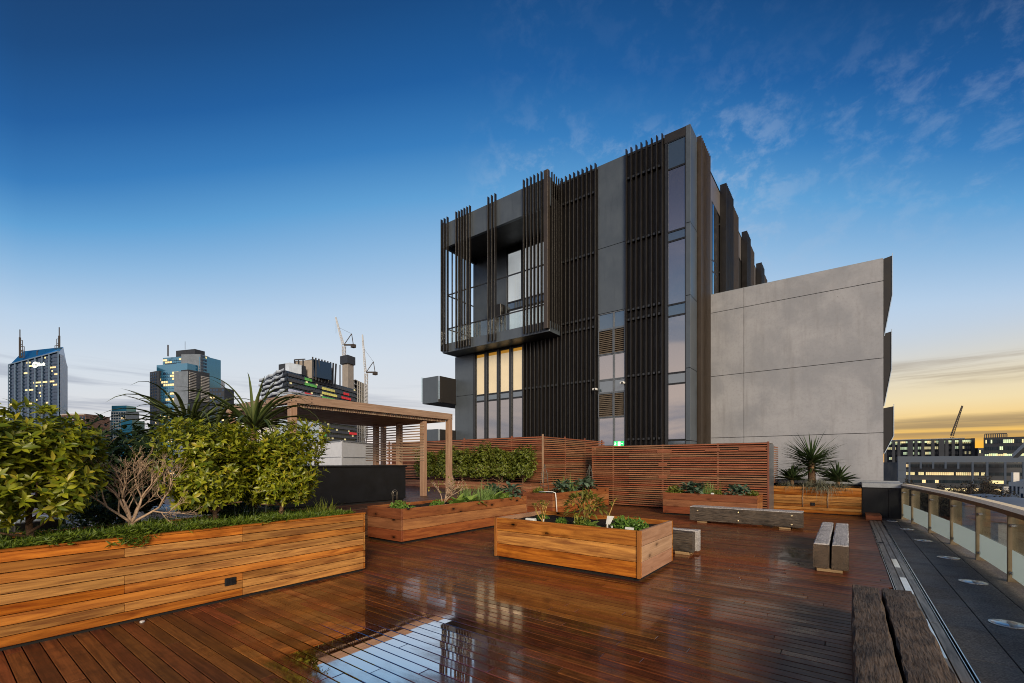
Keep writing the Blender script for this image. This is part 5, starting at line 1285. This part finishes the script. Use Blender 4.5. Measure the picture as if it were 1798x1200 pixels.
for i in range(26):                  # each floor's glazing, cut off by the raking roofline
    z1_ = z_a+(z_r-z_a)*0.9-4.1*i; z0_ = z1_-1.9; b = MB(); run = 0; nc = 36
    for k in range(nc):
        u0, u1 = k/nc, (k+.92)/nc
        if z1_ > z_a+(z_r-z_a)*u0-2: continue
        run = run if (run and R_.random() < .62) else (R_.choice((1, 2)) if R_.random() < .05 else 0)
        P0, P1 = lerp(A, Bp, u0), lerp(A, Bp, u1); nx, ny = FW[0]*-.6, FW[1]*-.6
        b.face([(P0[0]+nx, P0[1]+ny, z0_), (P1[0]+nx, P1[1]+ny, z0_), (P1[0]+nx, P1[1]+ny, z1_), (P0[0]+nx, P0[1]+ny, z1_)], False, run)
    if b.f: b.build('window_band', LITM, t)
b = MB()
for u in (0.0, .13, .27, .405, .54, .68, .82, 1.0):
    p = lerp(A, Bp, u); b.bar((p[0]-FW[0]*1.2, p[1]-FW[1]*1.2, GZ), (p[0]-FW[0]*1.2, p[1]-FW[1]*1.2, z_a+(z_r-z_a)*u), 1.1)
b.bar((A[0]-FW[0], A[1]-FW[1], z_a), (Bp[0]-FW[0], Bp[1]-FW[1], z_r-.5), 1.2)
b.build('mullions', 'mullion', t)
for s, zt, bw in ((35, 579, 1), (104, 575, -1)):
    p = city(s, 540); zb, ztop = z_r-3, hz(zt, 540); b = MB(); h = ztop-zb
    b.bar((*p, zb), (*p, ztop), .9); b.bar((*p, zb), (*p, zb+h*.72), 1.8)
    for q, hh in ((3.0*bw, .62), (5.2*bw, .40)):
        pp = (p[0]+RT[0]*q, p[1]+RT[1]*q); b.bar((*pp, zb), (*pp, zb+h*hh), .6)
        for k in range(int(6*hh)+1): zz_ = zb+h*hh*k/(int(6*hh)+.01); b.bar((*p, zz_), (*pp, zz_), .5); b.bar((*p, zz_), (*pp, min(zz_+3, zb+h*hh)), .4)
    b.build('mast', 'crane_dark', t)
p = city(65, 535); b = MB(); b.bar((*p, z_r-1), (*p, z_r+4), .9); b.bar((*p, z_r+4), (p[0]+RT[0]*2, p[1]+RT[1]*2, z_r+4), .9); b.build('vent_pipe', 'crane_dark', t)
# its sign: oval with "me", then "Bank"
dv = Vector((Bp[0]-A[0], Bp[1]-A[1], 0)).normalized(); nrm = Vector((dv.y, -dv.x, 0)); up = Vector((0, 0, 1))
zc = hz(638, D); oc = Vector((*lerp(A, Bp, .575), zc))+nrm*2.2
sg = bpy.data.objects.new('sign', None); col.objects.link(sg); sg.parent = t; sg.location = oc-Vector(t.location)
b = MB(); b.face([oc+dv*(5.4*math.cos(2*PI*k/24))+up*(3.6*math.sin(2*PI*k/24)) for k in range(24)]); b.build('sign_oval', 'sign_white', sg)
def text3d(name, body, size, centre, dx, nr, mat, parent, ext=.02, sx_=1.0):
    cu = bpy.data.curves.new(name+'_outline', 'FONT'); cu.body = body; cu.size = size; cu.align_x = 'CENTER'; cu.align_y = 'CENTER'; cu.extrude = ext
    tmp = bpy.data.objects.new(name+'_outline', cu); col.objects.link(tmp)
    me = bpy.data.meshes.new_from_object(tmp.evaluated_get(bpy.context.evaluated_depsgraph_get())); bpy.data.objects.remove(tmp)
    o = bpy.data.objects.new(name, me); col.objects.link(o); me.materials.clear(); me.materials.append(M[mat])
    Mx = Matrix((dx, Vector((0, 0, 1)), nr)).transposed().to_4x4()
    org = Vector((0, 0, 0)); q = parent
    while q: org += Vector(q.location); q = q.parent
    o.parent = parent; o.matrix_local = Matrix.Translation(Vector(centre)-org) @ Mx @ Matrix.Diagonal((sx_, 1, 1, 1)); return o
text3d('sign_text', 'me', 6.0, oc+nrm*.3+up*.3, dv, nrm, 'dark_tower', sg)
text3d('sign_text', 'Bank', 6.2, oc+dv*12.2-up*.3+nrm*.3, dv, nrm, 'sign_white', sg, .2)

# blue stepped tower group
D = 560
t = root('glass_tower', 'stepped blue glass tower with grey balcony flanks, behind the aloe', 'building', (*city(315, D), GZ))
def cblock(s0, s1, d0, d1, v, dep, mat, name='wall'):
    f = box_foot(city(s0, d0), city(s1, d1), dep); return block(t, f, GZ, hz(v, min(d0, d1)), mat, name)
cblock(286, 352, 590, 575, 624, 30, 'tower_glass_blue'); cblock(275, 329, 572, 560, 638, 26, 'tower_glass_blue', 'podium_wall'); cblock(263, 279, 566, 556, 651, 30, 'dark_tower', 'fin_wall'); cblock(276, 318, 560, 550, 650, 24, 'tower_glass_blue', 'podium_wall'); cblock(314, 330, 552, 545, 649, 26, 'dark_tower', 'fin_wall')
cblock(309, 342, 600, 590, 613, 14, 'dark_tower', 'plant_room')
cblock(352, 368, 574, 590, 622, 26, 'grey_tower', 'flank_wall'); cblock(330, 344, 545, 556, 652, 20, 'grey_tower', 'flank_wall'); cblock(344, 368, 558, 572, 660, 14, 'dark_tower', 'flank_wall')
LB = ['tower_glass_blue', 'lit_warm', 'tower_glass_dark']
facade(t, city(276, 559.5), city(314, 549.5), GZ, hz(652, 550), 38, 10, LB, .12, .3, .85, .3)
facade(t, city(286, 589), city(352, 574), hz(660, 575), hz(627, 575), 8, 16, LB, .08, .25, .9, .3)
facade(t, city(264, 565), city(276, 558), GZ, hz(654, 560), 36, 3, ['tower_glass_dark', 'lit_warm', 'lit_yellow'], .06, .4, .5, .3)
facade(t, city(352.5, 573), city(367, 588), GZ, hz(625, 580), 40, 4, ['tower_glass_dark', 'lit_warm', 'lit_yellow'], .05, .4, .7, .3)
wallbars(t, city(331, 544), city(343, 554), hz(700, 545), hz(654, 545), 16, .9, 'slab', 1.0, 'balcony_slabs', True); wallbars(t, city(352, 557), city(366, 568), hz(705, 560), hz(662, 560), 16, .9, 'slab', 1.0, 'balcony_slabs', True)
p = city(295, 575); b = MB(); b.bar((*p, hz(626, 575)), (*p, hz(606, 575)), 1.3); b.build('flue', 'crane_dark', t); b = MB(); p = city(325, 590); b.bar((*p, hz(614, 590)), (*p, hz(600, 590)), .4); b.build('flue', 'crane_dark', t)
# lesser towers
def tower(name, label, s0, s1, d0, d1, v, dep, mat, nf, nc, mats, lp, side=None, z0=GZ, inset=.4):
    t = root(name, label, 'building', (*city((s0+s1)/2, (d0+d1)/2), GZ)); A, Bp = city(s0, d0), city(s1, d1)
    block(t, box_foot(A, Bp, dep), GZ, hz(v, min(d0, d1)), mat)
    facade(t, A, Bp, max(z0, GZ), hz(v, min(d0, d1))-1, nf, nc, mats, lp, inset, .7, .25)
    if side:
        C = city(side[0], side[1]); facade(t, Bp, C, max(z0, GZ), hz(v, min(d0, d1))-1, nf, side[2], mats, lp, inset, .7, .25)
    return t
t = tower('slim_tower', 'slim grey tower with stepped blue top, between the two groups of towers', 195, 221, 600, 596, 722, 18, 'grey_tower', 26, 6, ['tower_glass_dark', 'tower_glass_blue', 'lit_warm'], .25)
block(t, box_foot(city(196, 604), city(222, 602), 14), hz(722, 600), hz(712, 600), 'tower_glass_blue', 'crown_wall'); block(t, box_foot(city(186, 598), city(194, 598), 20), GZ, hz(738, 598), 'grey_tower', 'annexe_wall'); block(t, box_foot(city(212, 585), city(232, 585), 20), GZ, hz(738, 585), 'tower_glass_blue', 'annexe_wall')
t = tower('brick_block', 'brick apartment block with lit balconies behind the left shrub', 108, 150, 330, 330, 728, 20, 'brick', 18, 9, ['tower_glass_dark', 'lit_warm', 'conc_far'], .3)
wallbars(t, city(108, 329), city(150, 329), GZ, hz(729, 330), 18, .5, 'slab', .8, 'balcony_slabs', True); block(t, box_foot(city(110, 333), city(149, 333), 14), hz(728, 330), hz(726, 330), 'roof_brown', 'roof')
tower('pale_tower', 'small pale tower with balconies right of the stepped blue tower', 367, 382, 640, 640, 667, 16, 'pale_and_sunlit', 30, 4, ['tower_glass_dark', 'conc_far', 'lit_warm'], .3)
tower('dark_block', 'plain dark block right of the stepped blue tower', 368, 394, 520, 520, 681, 18, 'dark_tower', 26, 5, ['tower_glass_dark', 'dark_tower', 'lit_warm'], .2)
tower('low_block', 'low pale blue block at the far end of the left skyline', 150, 163, 480, 480, 749, 16, 'pale_blue', 12, 3, ['tower_glass_dark', 'tower_glass_blue', 'lit_warm'], .2)
t = root('tiled_house', 'brown hipped house roof glimpsed between the aloe leaves', 'house', (*city(445, 70), GZ))
A, Bp = city(385, 72), city(478, 66); ft = box_foot(A, Bp, 9); block(t, ft, GZ, hz(742, 68), 'house_white'); cx_ = sum(p[0] for p in ft)/4, sum(p[1] for p in ft)/4
b = MB(); ri1, ri2 = (cx_[0]+(A[0]-Bp[0])*.2, cx_[1]+(A[1]-Bp[1])*.2), (cx_[0]-(A[0]-Bp[0])*.2, cx_[1]-(A[1]-Bp[1])*.2); zl, zh = hz(742, 68), hz(722, 68)
V = [(*p, zl) for p in ft]+[(*ri1, zh), (*ri2, zh)]; b.grid(V, [(0, 1, 5, 4), (1, 2, 5), (2, 3, 4, 5), (3, 0, 4)]); b.build('roof', 'roof_brown', t)
t = root('lift_housing', 'pale blue rendered lift housing beside the near pergola post', 'building', (*city(497, 42), GZ)); block(t, box_foot(city(486, 42), city(512, 41), 3), GZ, hz(693, 42), 'pale_blue')
b = MB(); b.prism(box_foot(city(485.5, 41.9), city(512.5, 40.9), 3.2), hz(693, 42)+.002, hz(692, 42)+.06); b.build('coping', 'coping', t)
# white roof plant enclosure
t = root('plant_enclosure', 'white panelled rooftop enclosure behind the black counter', 'building', (*city(605, 34), GZ))
A, Bp, Cp = city(548, 35), city(600, 30.5), city(662, 36); zt = hz(774.5, 30.5)
b = MB(); b.prism([A, Bp, Cp, (A[0]+Cp[0]-Bp[0], A[1]+Cp[1]-Bp[1])], GZ, zt); b.build('wall', 'white_paint', t)
for u0, u1, P0, P1 in ((0, .98, A, Bp), (.02, 1, Bp, Cp)):
    P_, Q_ = lerp(P0, P1, u0), lerp(P0, P1, u1); d = Vector((Q_[0]-P_[0], Q_[1]-P_[1])).normalized(); nr = Vector((d.y, -d.x))*.02
    b = MB(); b.bar((P_[0]+nr.x, P_[1]+nr.y, hz(803, 32)), (Q_[0]+nr.x, Q_[1]+nr.y, hz(803, 32)), .03); b.bar((P_[0]+nr.x, P_[1]+nr.y, zt), (Q_[0]+nr.x, Q_[1]+nr.y, zt), .06); b.build('joint', 'coping', t)

# colourful apartment block with wavy white balconies
D = 262
A, Bp, Cp = city(459, 300), city(503, D), city(624, 330)
t = root('colourful_block', 'apartment block with coloured balcony panels and wavy white balconies, behind the pergola', 'building', (*city(540, 290), GZ))
Dp = (A[0]+Cp[0]-Bp[0], A[1]+Cp[1]-Bp[1]); zt = hz(651, D)
block(t, [A, Bp, Cp, Dp], GZ, zt, 'dark_tower')
PALS = ['pan_dark', 'pan_red', 'pan_green', 'pan_yellow', 'pan_lilac', 'lit_yellow', 'tower_glass_dark']
d = Vector((Cp[0]-Bp[0], Cp[1]-Bp[1])); L = d.length; d.normalize(); nr = Vector((d.y, -d.x)); nf = 26; fh = (zt+24)/nf
runs = {25: [(.20, .27, 2)], 24: [(.20, .34, 2), (.42, .62, 3), (.74, .84, 1)], 23: [(.42, .66, 3), (.72, .88, 1)], 22: [(.0, .2, 4), (.2, .28, 1), (.42, .62, 2), (.74, .88, 4)], 21: [(.0, .2, 1), (.22, .3, 3), (.3, .37, 2), (.70, .97, 3)],
        20: [(.05, .2, 3), (.86, .99, 1)], 19: [(.3, .5, 4), (.7, .99, 2)], 17: [(.3, .5, 4)], 15: [(.86, .99, 1)], 14: [(.1, .25, 3), (.3, .5, 2)], 12: [(.6, .8, 2)], 11: [(.2, .5, 4)], 10: [(.35, .62, 3)], 9: [(.3, .55, 2)], 7: [(.3, .7, 2)], 6: [(.1, .4, 1)], 3: [(.0, .3, 1)]}
for i in range(nf):
    b = MB(); z0_ = -24+i*fh; nc = 30
    for k in range(nc):
        u0, u1 = k/nc, (k+1)/nc; mi = 0
        for a_, c_, m_ in runs.get(i, ()):
            if a_ <= u0 < c_: mi = m_
        P0 = Vector(Bp)+d*(L*u0)+nr*1.2; P1 = Vector(Bp)+d*(L*u1-.15)+nr*1.2
        b.face([(P0.x, P0.y, z0_+.05), (P1.x, P1.y, z0_+.05), (P1.x, P1.y, z0_+fh*.55), (P0.x, P0.y, z0_+fh*.55)], False, mi)
        Q0 = Vector(Bp)+d*(L*u0)+nr*.15; Q1 = Vector(Bp)+d*(L*u1-.3)+nr*.15
        b.face([(Q0.x, Q0.y, z0_+fh*.55), (Q1.x, Q1.y, z0_+fh*.55), (Q1.x, Q1.y, z0_+fh*.95), (Q0.x, Q0.y, z0_+fh*.95)], False, 5 if R_.random() < .08 else 6)
    Q0 = Vector(Bp)+nr*1.2; Q1 = Vector(Cp)+nr*1.2; R0, R1_ = Vector(Bp)+nr*.1, Vector(Cp)+nr*.1
    b.face([(Q0.x, Q0.y, z0_+.02), (Q1.x, Q1.y, z0_+.02), (R1_.x, R1_.y, z0_+.02), (R0.x, R0.y, z0_+.02)])
    b.build('balcony_row', PALS, t)
d2 = Vector((Bp[0]-A[0], Bp[1]-A[1])); L2 = d2.length; d2.normalize(); nr2 = Vector((d2.y, -d2.x))
for i in range(27):
    z0_ = -24+i*fh; V = []; n_ = 40; ph = R_.uniform(0, 6)
    for k in range(n_+1):
        u = k/n_; wv = 1.3+.45*math.sin(u*19+ph)+.25*math.sin(u*43+ph*2); p = Vector(A)+d2*(L2*u); q = p+nr2*wv
        V += [(q.x, q.y, z0_+.1), (q.x, q.y, z0_+fh*.52+.15*math.sin(u*19+ph)), (p.x, p.y, z0_+.1)]
    b = MB(); b.grid(V, [f for k in range(n_) for f in ((3*k, 3*k+3, 3*k+4, 3*k+1), (3*k+2, 3*k+5, 3*k+3, 3*k))], True); b.build('wavy_balcony', 'pan_white', t)
# rooftop volumes and raking fins
block(t, box_foot(city(501, 268), city(508, 266), 8), zt, hz(637, 266), 'pan_white', 'plant_room'); block(t, box_foot(city(508, 267), city(537, 277), 10), zt, hz(638, 268), 'dark_tower', 'plant_room')
block(t, box_foot(city(530, 285), city(550, 280), 14), zt, hz(632, 282), 'tower_glass_dark', 'crown_wall'); cr_ = block(t, box_foot(city(549, 280), city(586, 305), 12), zt-1, hz(639, 290), 'conc_far', 'crown_wall')
b = MB()
for k in range(9):
    u = k/8; p = lerp(city(549, 279), city(588, 304), u); q = lerp(city(549, 277.5), city(590, 302), u); b.bar((*p, zt-2), (*q, hz(628, 279)+(hz(640, 304)-hz(628, 279))*u), .9)
b.build('crown_fins', 'dark_tower', t)
facade(t, city(549, 279.4), city(586, 304.4), zt, hz(641, 290), 2, 9, ['conc_far', 'lit_yellow', 'lit_warm'], .3, .2, .8, .15)
b = MB()
for s0 in (517, 524, 532): b.bar((*city(s0, 280), zt+3), (*city(s0, 280), hz(632, 280)), .5)
b.bar((*city(517, 280), hz(632, 280)), (*city(536, 281), hz(631, 281)), .6); b.build('roof_frame', 'dark_tower', t)
b = MB(); b.bar((*city(597, 318), zt-6), (*city(597, 318), hz(641, 318)), .6); b.build('flue', 'crane_dark', t)

# tower under construction: core and bare slabs
D = 380
t = root('concrete_core', 'tall concrete lift core of a tower under construction, crane on top', 'building', (*city(610, D), GZ))
block(t, [city(601, D), city(611, D-4), city(621, D+4), city(611, D+8)], GZ, hz(640, D), 'conc_far'); block(t, [city(597, D), city(610, D-6), city(624, D+4), city(611, D+10)], hz(640, D), hz(626, D), 'dark_tower', 'formwork')
t = root('unfinished_building', 'unfinished concrete frame with open floors under the white cranes', 'building', (*city(632, 400), GZ))
ft = [city(618, 392), city(624, 388), city(644, 415), city(634, 425)]; zt2 = hz(668, 392); nfl = 26
block(t, [lerp(p, city(632, 408), .35) for p in ft], GZ, zt2-2, 'dark_tower', 'core_wall')
for i in range(nfl):
    z = GZ+(zt2-GZ)*(i+1)/nfl; b = MB(); b.prism(ft, z-.7, z); b.build('floor_slab', 'slab', t)
b = MB()
for k in range(7): p = lerp(lerp(ft[1], city(632, 408), .05), ft[2], k/6*.95); b.bar((*p, GZ), (*p, zt2), .8)
for k in range(3): p = lerp(ft[0], ft[1], k/2); p = lerp(p, city(632, 408), .05); b.bar((*p, GZ), (*p, zt2), .8)
b.build('columns', 'slab', t)
def crane(label, s, d, vb, vt, tip_s, tip_v, mat='crane_white', cab=True, grp='tower cranes', w_=2.2):
    t = root('tower_crane', label, 'crane', (*city(s, d), hz(vb, d)), 0, grp); p = city(s, d); zb, zt_ = hz(vb, d), hz(vt, d); b = MB()
    offs_ = [(RT[0]*i*w_/2+FW[0]*j*w_/2, RT[1]*i*w_/2+FW[1]*j*w_/2) for i, j in ((-1, -1), (1, -1), (1, 1), (-1, 1))]
    for ox, oy in offs_: b.bar((p[0]+ox, p[1]+oy, zb), (p[0]+ox, p[1]+oy, zt_), .45)
    n_ = max(3, int((zt_-zb)/3))
    for k in range(n_):
        z0_, z1_ = zb+(zt_-zb)*k/n_, zb+(zt_-zb)*(k+1)/n_
        for m_ in range(4): a_, c_ = offs_[m_], offs_[(m_+1) % 4]; b.bar((p[0]+a_[0], p[1]+a_[1], z0_), (p[0]+c_[0], p[1]+c_[1], z1_), .3)
    b.build('mast', mat, t)
    tip = Vector((*city(tip_s, d), hz(tip_v, d))); ft_ = Vector((*p, zt_+1)); dj = tip-ft_; b = MB(); Lj = dj.length; dj.normalize(); side = Vector((FW[0], FW[1], 0)); upj = dj.cross(side).normalized()
    def q(u, i): w2 = 1.1*(1-.6*u); return ft_+dj*(Lj*u)+(side*w2*(-1 if i == 0 else 1) if i < 2 else upj*w2*1.6)
    for i in range(3): b.bar(q(0, i), q(1, i), .42)
    for k in range(16):
        for i in range(3): b.bar(q(k/16, i), q((k+1)/16, (i+1) % 3), .26)
    b.build('jib', mat, t)
    if not cab: return
    sgn = 1 if tip_s < s else -1
    b = MB(); cj = ft_+Vector((RT[0]*sgn*8, RT[1]*sgn*8, 0)); apex = ft_+Vector((RT[0]*sgn*6.5, RT[1]*sgn*6.5, 9.5))
    b.bar(ft_, cj, 1.2); b.bar(ft_, apex, .5); b.bar(cj, apex, .5); b.bar(apex, ft_+dj*Lj*.62, .16); b.bar(tip, tip-Vector((0, 0, 14)), .14); b.build('counter_jib', 'crane_dark' if cab else mat, t)
    b = MB(); q_ = cj; b.box(q_.x-1.6, q_.x+1.6, q_.y-1.6, q_.y+1.6, q_.z-2.4, q_.z+.4); b.build('counterweight', 'crane_dark', t)
crane('white luffing crane standing on the tall concrete core', 604, 380, 626, 608, 590, 557)
crane('white luffing crane beside the unfinished concrete frame, steeper jib', 643, 400, 770, 656, 637, 588)

# ---- right-hand city
def oblock(name, label, s0, s1, d0, d1, v, dep, nf, nc, lp, base=GZ):
    t = root(name, label, 'building', (*city((s0+s1)/2, (d0+d1)/2), GZ)); A, Bp = city(s0, d0), city(s1, d1)
    block(t, box_foot(A, Bp, dep), GZ, hz(v, min(d0, d1)), 'dark_tower'); facade(t, A, Bp, GZ, hz(v, min(d0, d1))-.6, nf, nc, ['office_glass', 'lit_green', 'lit_yellow'], lp, .5, .82, .25, cluster=.55)
    return t
t = oblock('office_block', 'dark glass office block with lit floors, right of the concrete wing', 1555, 1708, 300, 272, 770, 22, 12, 46, .20)
A, Bp = city(1555, 299), city(1708, 271)
b = MB()
for u in (0, .1, .165, .30, .37, .45, .565, .66, .72, .79, .87, 1): p = lerp(A, Bp, u); b.bar((p[0], p[1]-.4, GZ), (p[0], p[1]-.4, hz(770, 272)), 1.5 if u not in (.3, .66) else 2.6)
b.build('piers', 'dark_tower', t); block(t, box_foot(city(1553, 301), city(1694, 274), 24), hz(770, 272)+.01, hz(768.6, 272), 'coping', 'roof')
block(t, box_foot(city(1708.5, 271), city(1717, 270), 8), GZ, hz(787, 270), 'dark_tower', 'stair_wall')
facade(t, city(1555, 298.7), city(1708, 270.7), hz(779, 280), hz(771.5, 272), 1, 40, ['lit_green', 'lit_yellow', 'lit_green'], .5, .5, .86, .3)
t = oblock('office_block', 'dark office block with blue-lit windows at the right edge of the photo', 1727, 1860, 262, 241, 765, 24, 10, 40, .22)
facade(t, city(1729, 260.4), city(1860, 239.4), hz(803, 250), hz(796, 250), 1, 36, ['lit_green', 'lit_yellow', 'lit_green'], .5, .4, .8, .4)
b = MB(); p0, p1 = city(1729, 263), city(1768, 257)
for k in range(13): p = lerp(p0, p1, k/12); b.bar((*p, hz(767, 241)), (*p, hz(760.5, 250)), .35)
b.bar((*p0, hz(761, 255)), (*p1, hz(760, 250)), .5); b.build('roof_screen', 'dark_tower', t)
t = oblock('small_block', 'small far block in the gap between the two office blocks', 1716, 1727, 330, 330, 787, 12, 8, 4, .5)
# low building with the blue-grey portal frame
D = 165
t = root('portal_building', 'long low building behind a blue-grey portal frame with lit windows', 'building', (*city(1690, 160), GZ))
A, Bp = city(1590, 172), city(1830, 158)
block(t, box_foot(A, Bp, 25), GZ, hz(812, 150), 'dark_tower'); facade(t, A, Bp, GZ+2, hz(812, 150), 8, 70, ['office_glass', 'lit_warm', 'lit_yellow'], .10, .62, .85, .15, cluster=.75)
A2, B2 = city(1577, 166), city(1830, 151); b = MB()
def along(u, dz=0): p = lerp(A2, B2, u); return p
n3 = Vector((B2[0]-A2[0], B2[1]-A2[1])).normalized()
for u0, u1, zt_, zb_ in ((0, 1, hz(800.5, 150), hz(812, 150)),):
    P0, P1 = along(u0), along(u1); b.prism(box_foot(P0, P1, 1.2), zb_, zt_)
P0 = along(0); b.prism(box_foot(P0, lerp(A2, B2, .06), 1.2), GZ, hz(812, 150)-.003)
b.build('portal_frame', 'portal', t)
b = MB()
for u, zb_ in ((.085, GZ), (.17, hz(824, 150)), (.26, hz(824, 150)), (.35, hz(824, 150)), (.44, hz(824, 150)), (.54, GZ), (.64, GZ), (.76, GZ), (.88, GZ)): p = along(u); b.bar((*p, zb_), (*p, hz(812, 150)), .55)
b.build('posts', 'portal', t)
b = MB()
for v in (826, 841): b.bar((*along(-.005), hz(v, 160)), (*along(.09), hz(v, 160)), .25)
b.build('rails', 'portal', t)
b = MB(); b.bar((*city(1782, 128), hz(801, 128)), (*city(1815, 120), hz(770, 120)), 1.1); b.build('raking_strut', 'coping', t)
crane('dark crane jib silhouetted on the orange sky', 1672, 420, 790, 768, 1690, 713, 'crane_dark', False, 'tower cranes', 1.6)
# white houses and tin roofs
for i, (s0, s1, d_, vt, ve, lab) in enumerate(((1771, 1800, 95, 840, 846, 'white gabled house by the right edge of the photo'), (1758, 1773, 102, 864, 868, 'small white house left of the gabled one'), (1790, 1830, 84, 853, 858, 'pale house at the right edge, lower than the gabled one'))):
    t = root('white_house', lab, 'house', (*city((s0+s1)/2, d_), GZ), 0, 'white houses down the street'); A, Bp = city(s0, d_), city(s1, d_-4); ft = box_foot(A, Bp, 8); block(t, ft, GZ, hz(ve, d_), 'house_white')
    m1, m2 = lerp(ft[0], ft[3], .5), lerp(ft[1], ft[2], .5); b = MB(); ze_ = hz(ve, d_)+.01; zr_ = hz(vt-2, d_); V = [(*p, ze_) for p in ft]+[(*m1, zr_), (*m2, zr_)]
    b.grid(V, [(0, 1, 5, 4), (2, 3, 4, 5), (1, 2, 5), (3, 0, 4)]); b.build('roof', 'tin_roof', t)
    p = lerp(ft[0], ft[1], .15); b = MB(); b.prism(box_foot(p, lerp(ft[0], ft[1], .3), 1), hz(ve, d_), zr_+1.0); b.build('chimney', 'house_white', t)
    facade(t, A, Bp, hz(ve, d_)-3.4, hz(ve, d_)-.3, 1, 4, ['tower_glass_dark', 'tower_glass_dark', 'lit_warm'], .1, .5, .45, .06, 'window')
for i, (s, d_, v, r, lab) in enumerate(((1730, 92, 868, 5.5, 'pale domed tin roof left of the white houses'), (1775, 74, 874, 6.5, 'broad blue-grey domed roof below the white houses'), (1795, 56, 893, 5.0, 'nearest blue-grey roof just above the handrail'))):
    t = root('domed_roof', lab, 'roof', (*city(s, d_), GZ), 0, 'domed roofs below the balustrade'); b = MB(); c = city(s, d_); V = []; zt_ = hz(v, d_)
    for j in range(6):
        for k in range(20): a_ = 2*PI*k/20; rr = r*(1-j/5.5)**.75 if j < 5 else .05; V.append((c[0]+rr*math.cos(a_), c[1]+rr*math.sin(a_), zt_-1.5+1.6*(j/5)**.7))
    b.grid(V, [(j*20+k, j*20+(k+1) % 20, (j+1)*20+(k+1) % 20, (j+1)*20+k) for j in range(5) for k in range(20)], True); b.build('dome', 'tin_roof', t)
    b = MB(); b.prism([(c[0]+r*.95*math.cos(2*PI*k/20), c[1]+r*.95*math.sin(2*PI*k/20)) for k in range(20)], GZ, zt_-1.5); b.build('wall', 'house_white', t)
# street trees, bare and dark
GTR = 'bare street trees beyond the balustrade'
pos = []
for i in range(22): pos.append((1598+i*9.6+R_.uniform(-4, 4), R_.uniform(82, 128)))
proto_t = []
for i, (s, d_) in enumerate(pos):
    c = city(s, d_); lab = 'bare dark street tree in the row beyond the balustrade'
    if i < 4:
        t = root('street_tree', lab, 'tree', (*c, GZ), 0, GTR); H_ = hz(843+R_.uniform(0, 10), 105)-GZ; b = MB(); lf = MB()
        def tw(p, d, L, r, dep):
            e, d2_ = limb(b, p, d, L, r, r*.6, 3, .2)
            if dep:
                for k in range(3): tw(e, (d2_+rdir()*.65+Vector((0, 0, .2))).normalized(), L*R_.uniform(.55, .78), r*.6, dep-1)
            else:
                for k in range(4): lf.leaf(e+rdir()*.4, rdir(), rdir(), R_.uniform(.3, .55), .22, .2, .2, (.5, 1, 0))
        tw(Vector((*c, GZ)), Vector((0, 0, 1)), H_*.36, .3, 5)
        b.build('trunk', 'dark_twig', t); lf.build('crown', 'far_leaf', t); proto_t.append(t)
    else:
        t = copy_tree(proto_t[i % 4]); t.location = (*c, GZ+R_.uniform(-1.5, .8)); t.rotation_euler.z = R_.uniform(0, 6.28)
    t['label'] = lab
o = MB(); A, Bp = city(1560, 75), city(1900, 60); o.face([(A[0], A[1], GZ+.05), (Bp[0], Bp[1], GZ+.05), (Bp[0]+8, Bp[1]+12, GZ+.05), (A[0]+2, A[1]+14, GZ+.05)]); struct(o.build('road', 'road'))

# ------------------------------------------------------------------ render settings
sc.view_settings.view_transform = 'Standard'; sc.view_settings.look = 'None'; sc.view_settings.exposure = 0; sc.view_settings.gamma = 1
sc.render.engine = 'CYCLES'
sc.cycles.use_denoising = True; sc.cycles.filter_width = 1.0
sc.cycles.max_bounces = 8; sc.cycles.diffuse_bounces = 3; sc.cycles.glossy_bounces = 4; sc.cycles.transparent_max_bounces = 16
sc.cycles.sample_clamp_indirect = 4.0
sc.cycles.caustics_reflective = False; sc.cycles.caustics_refractive = False
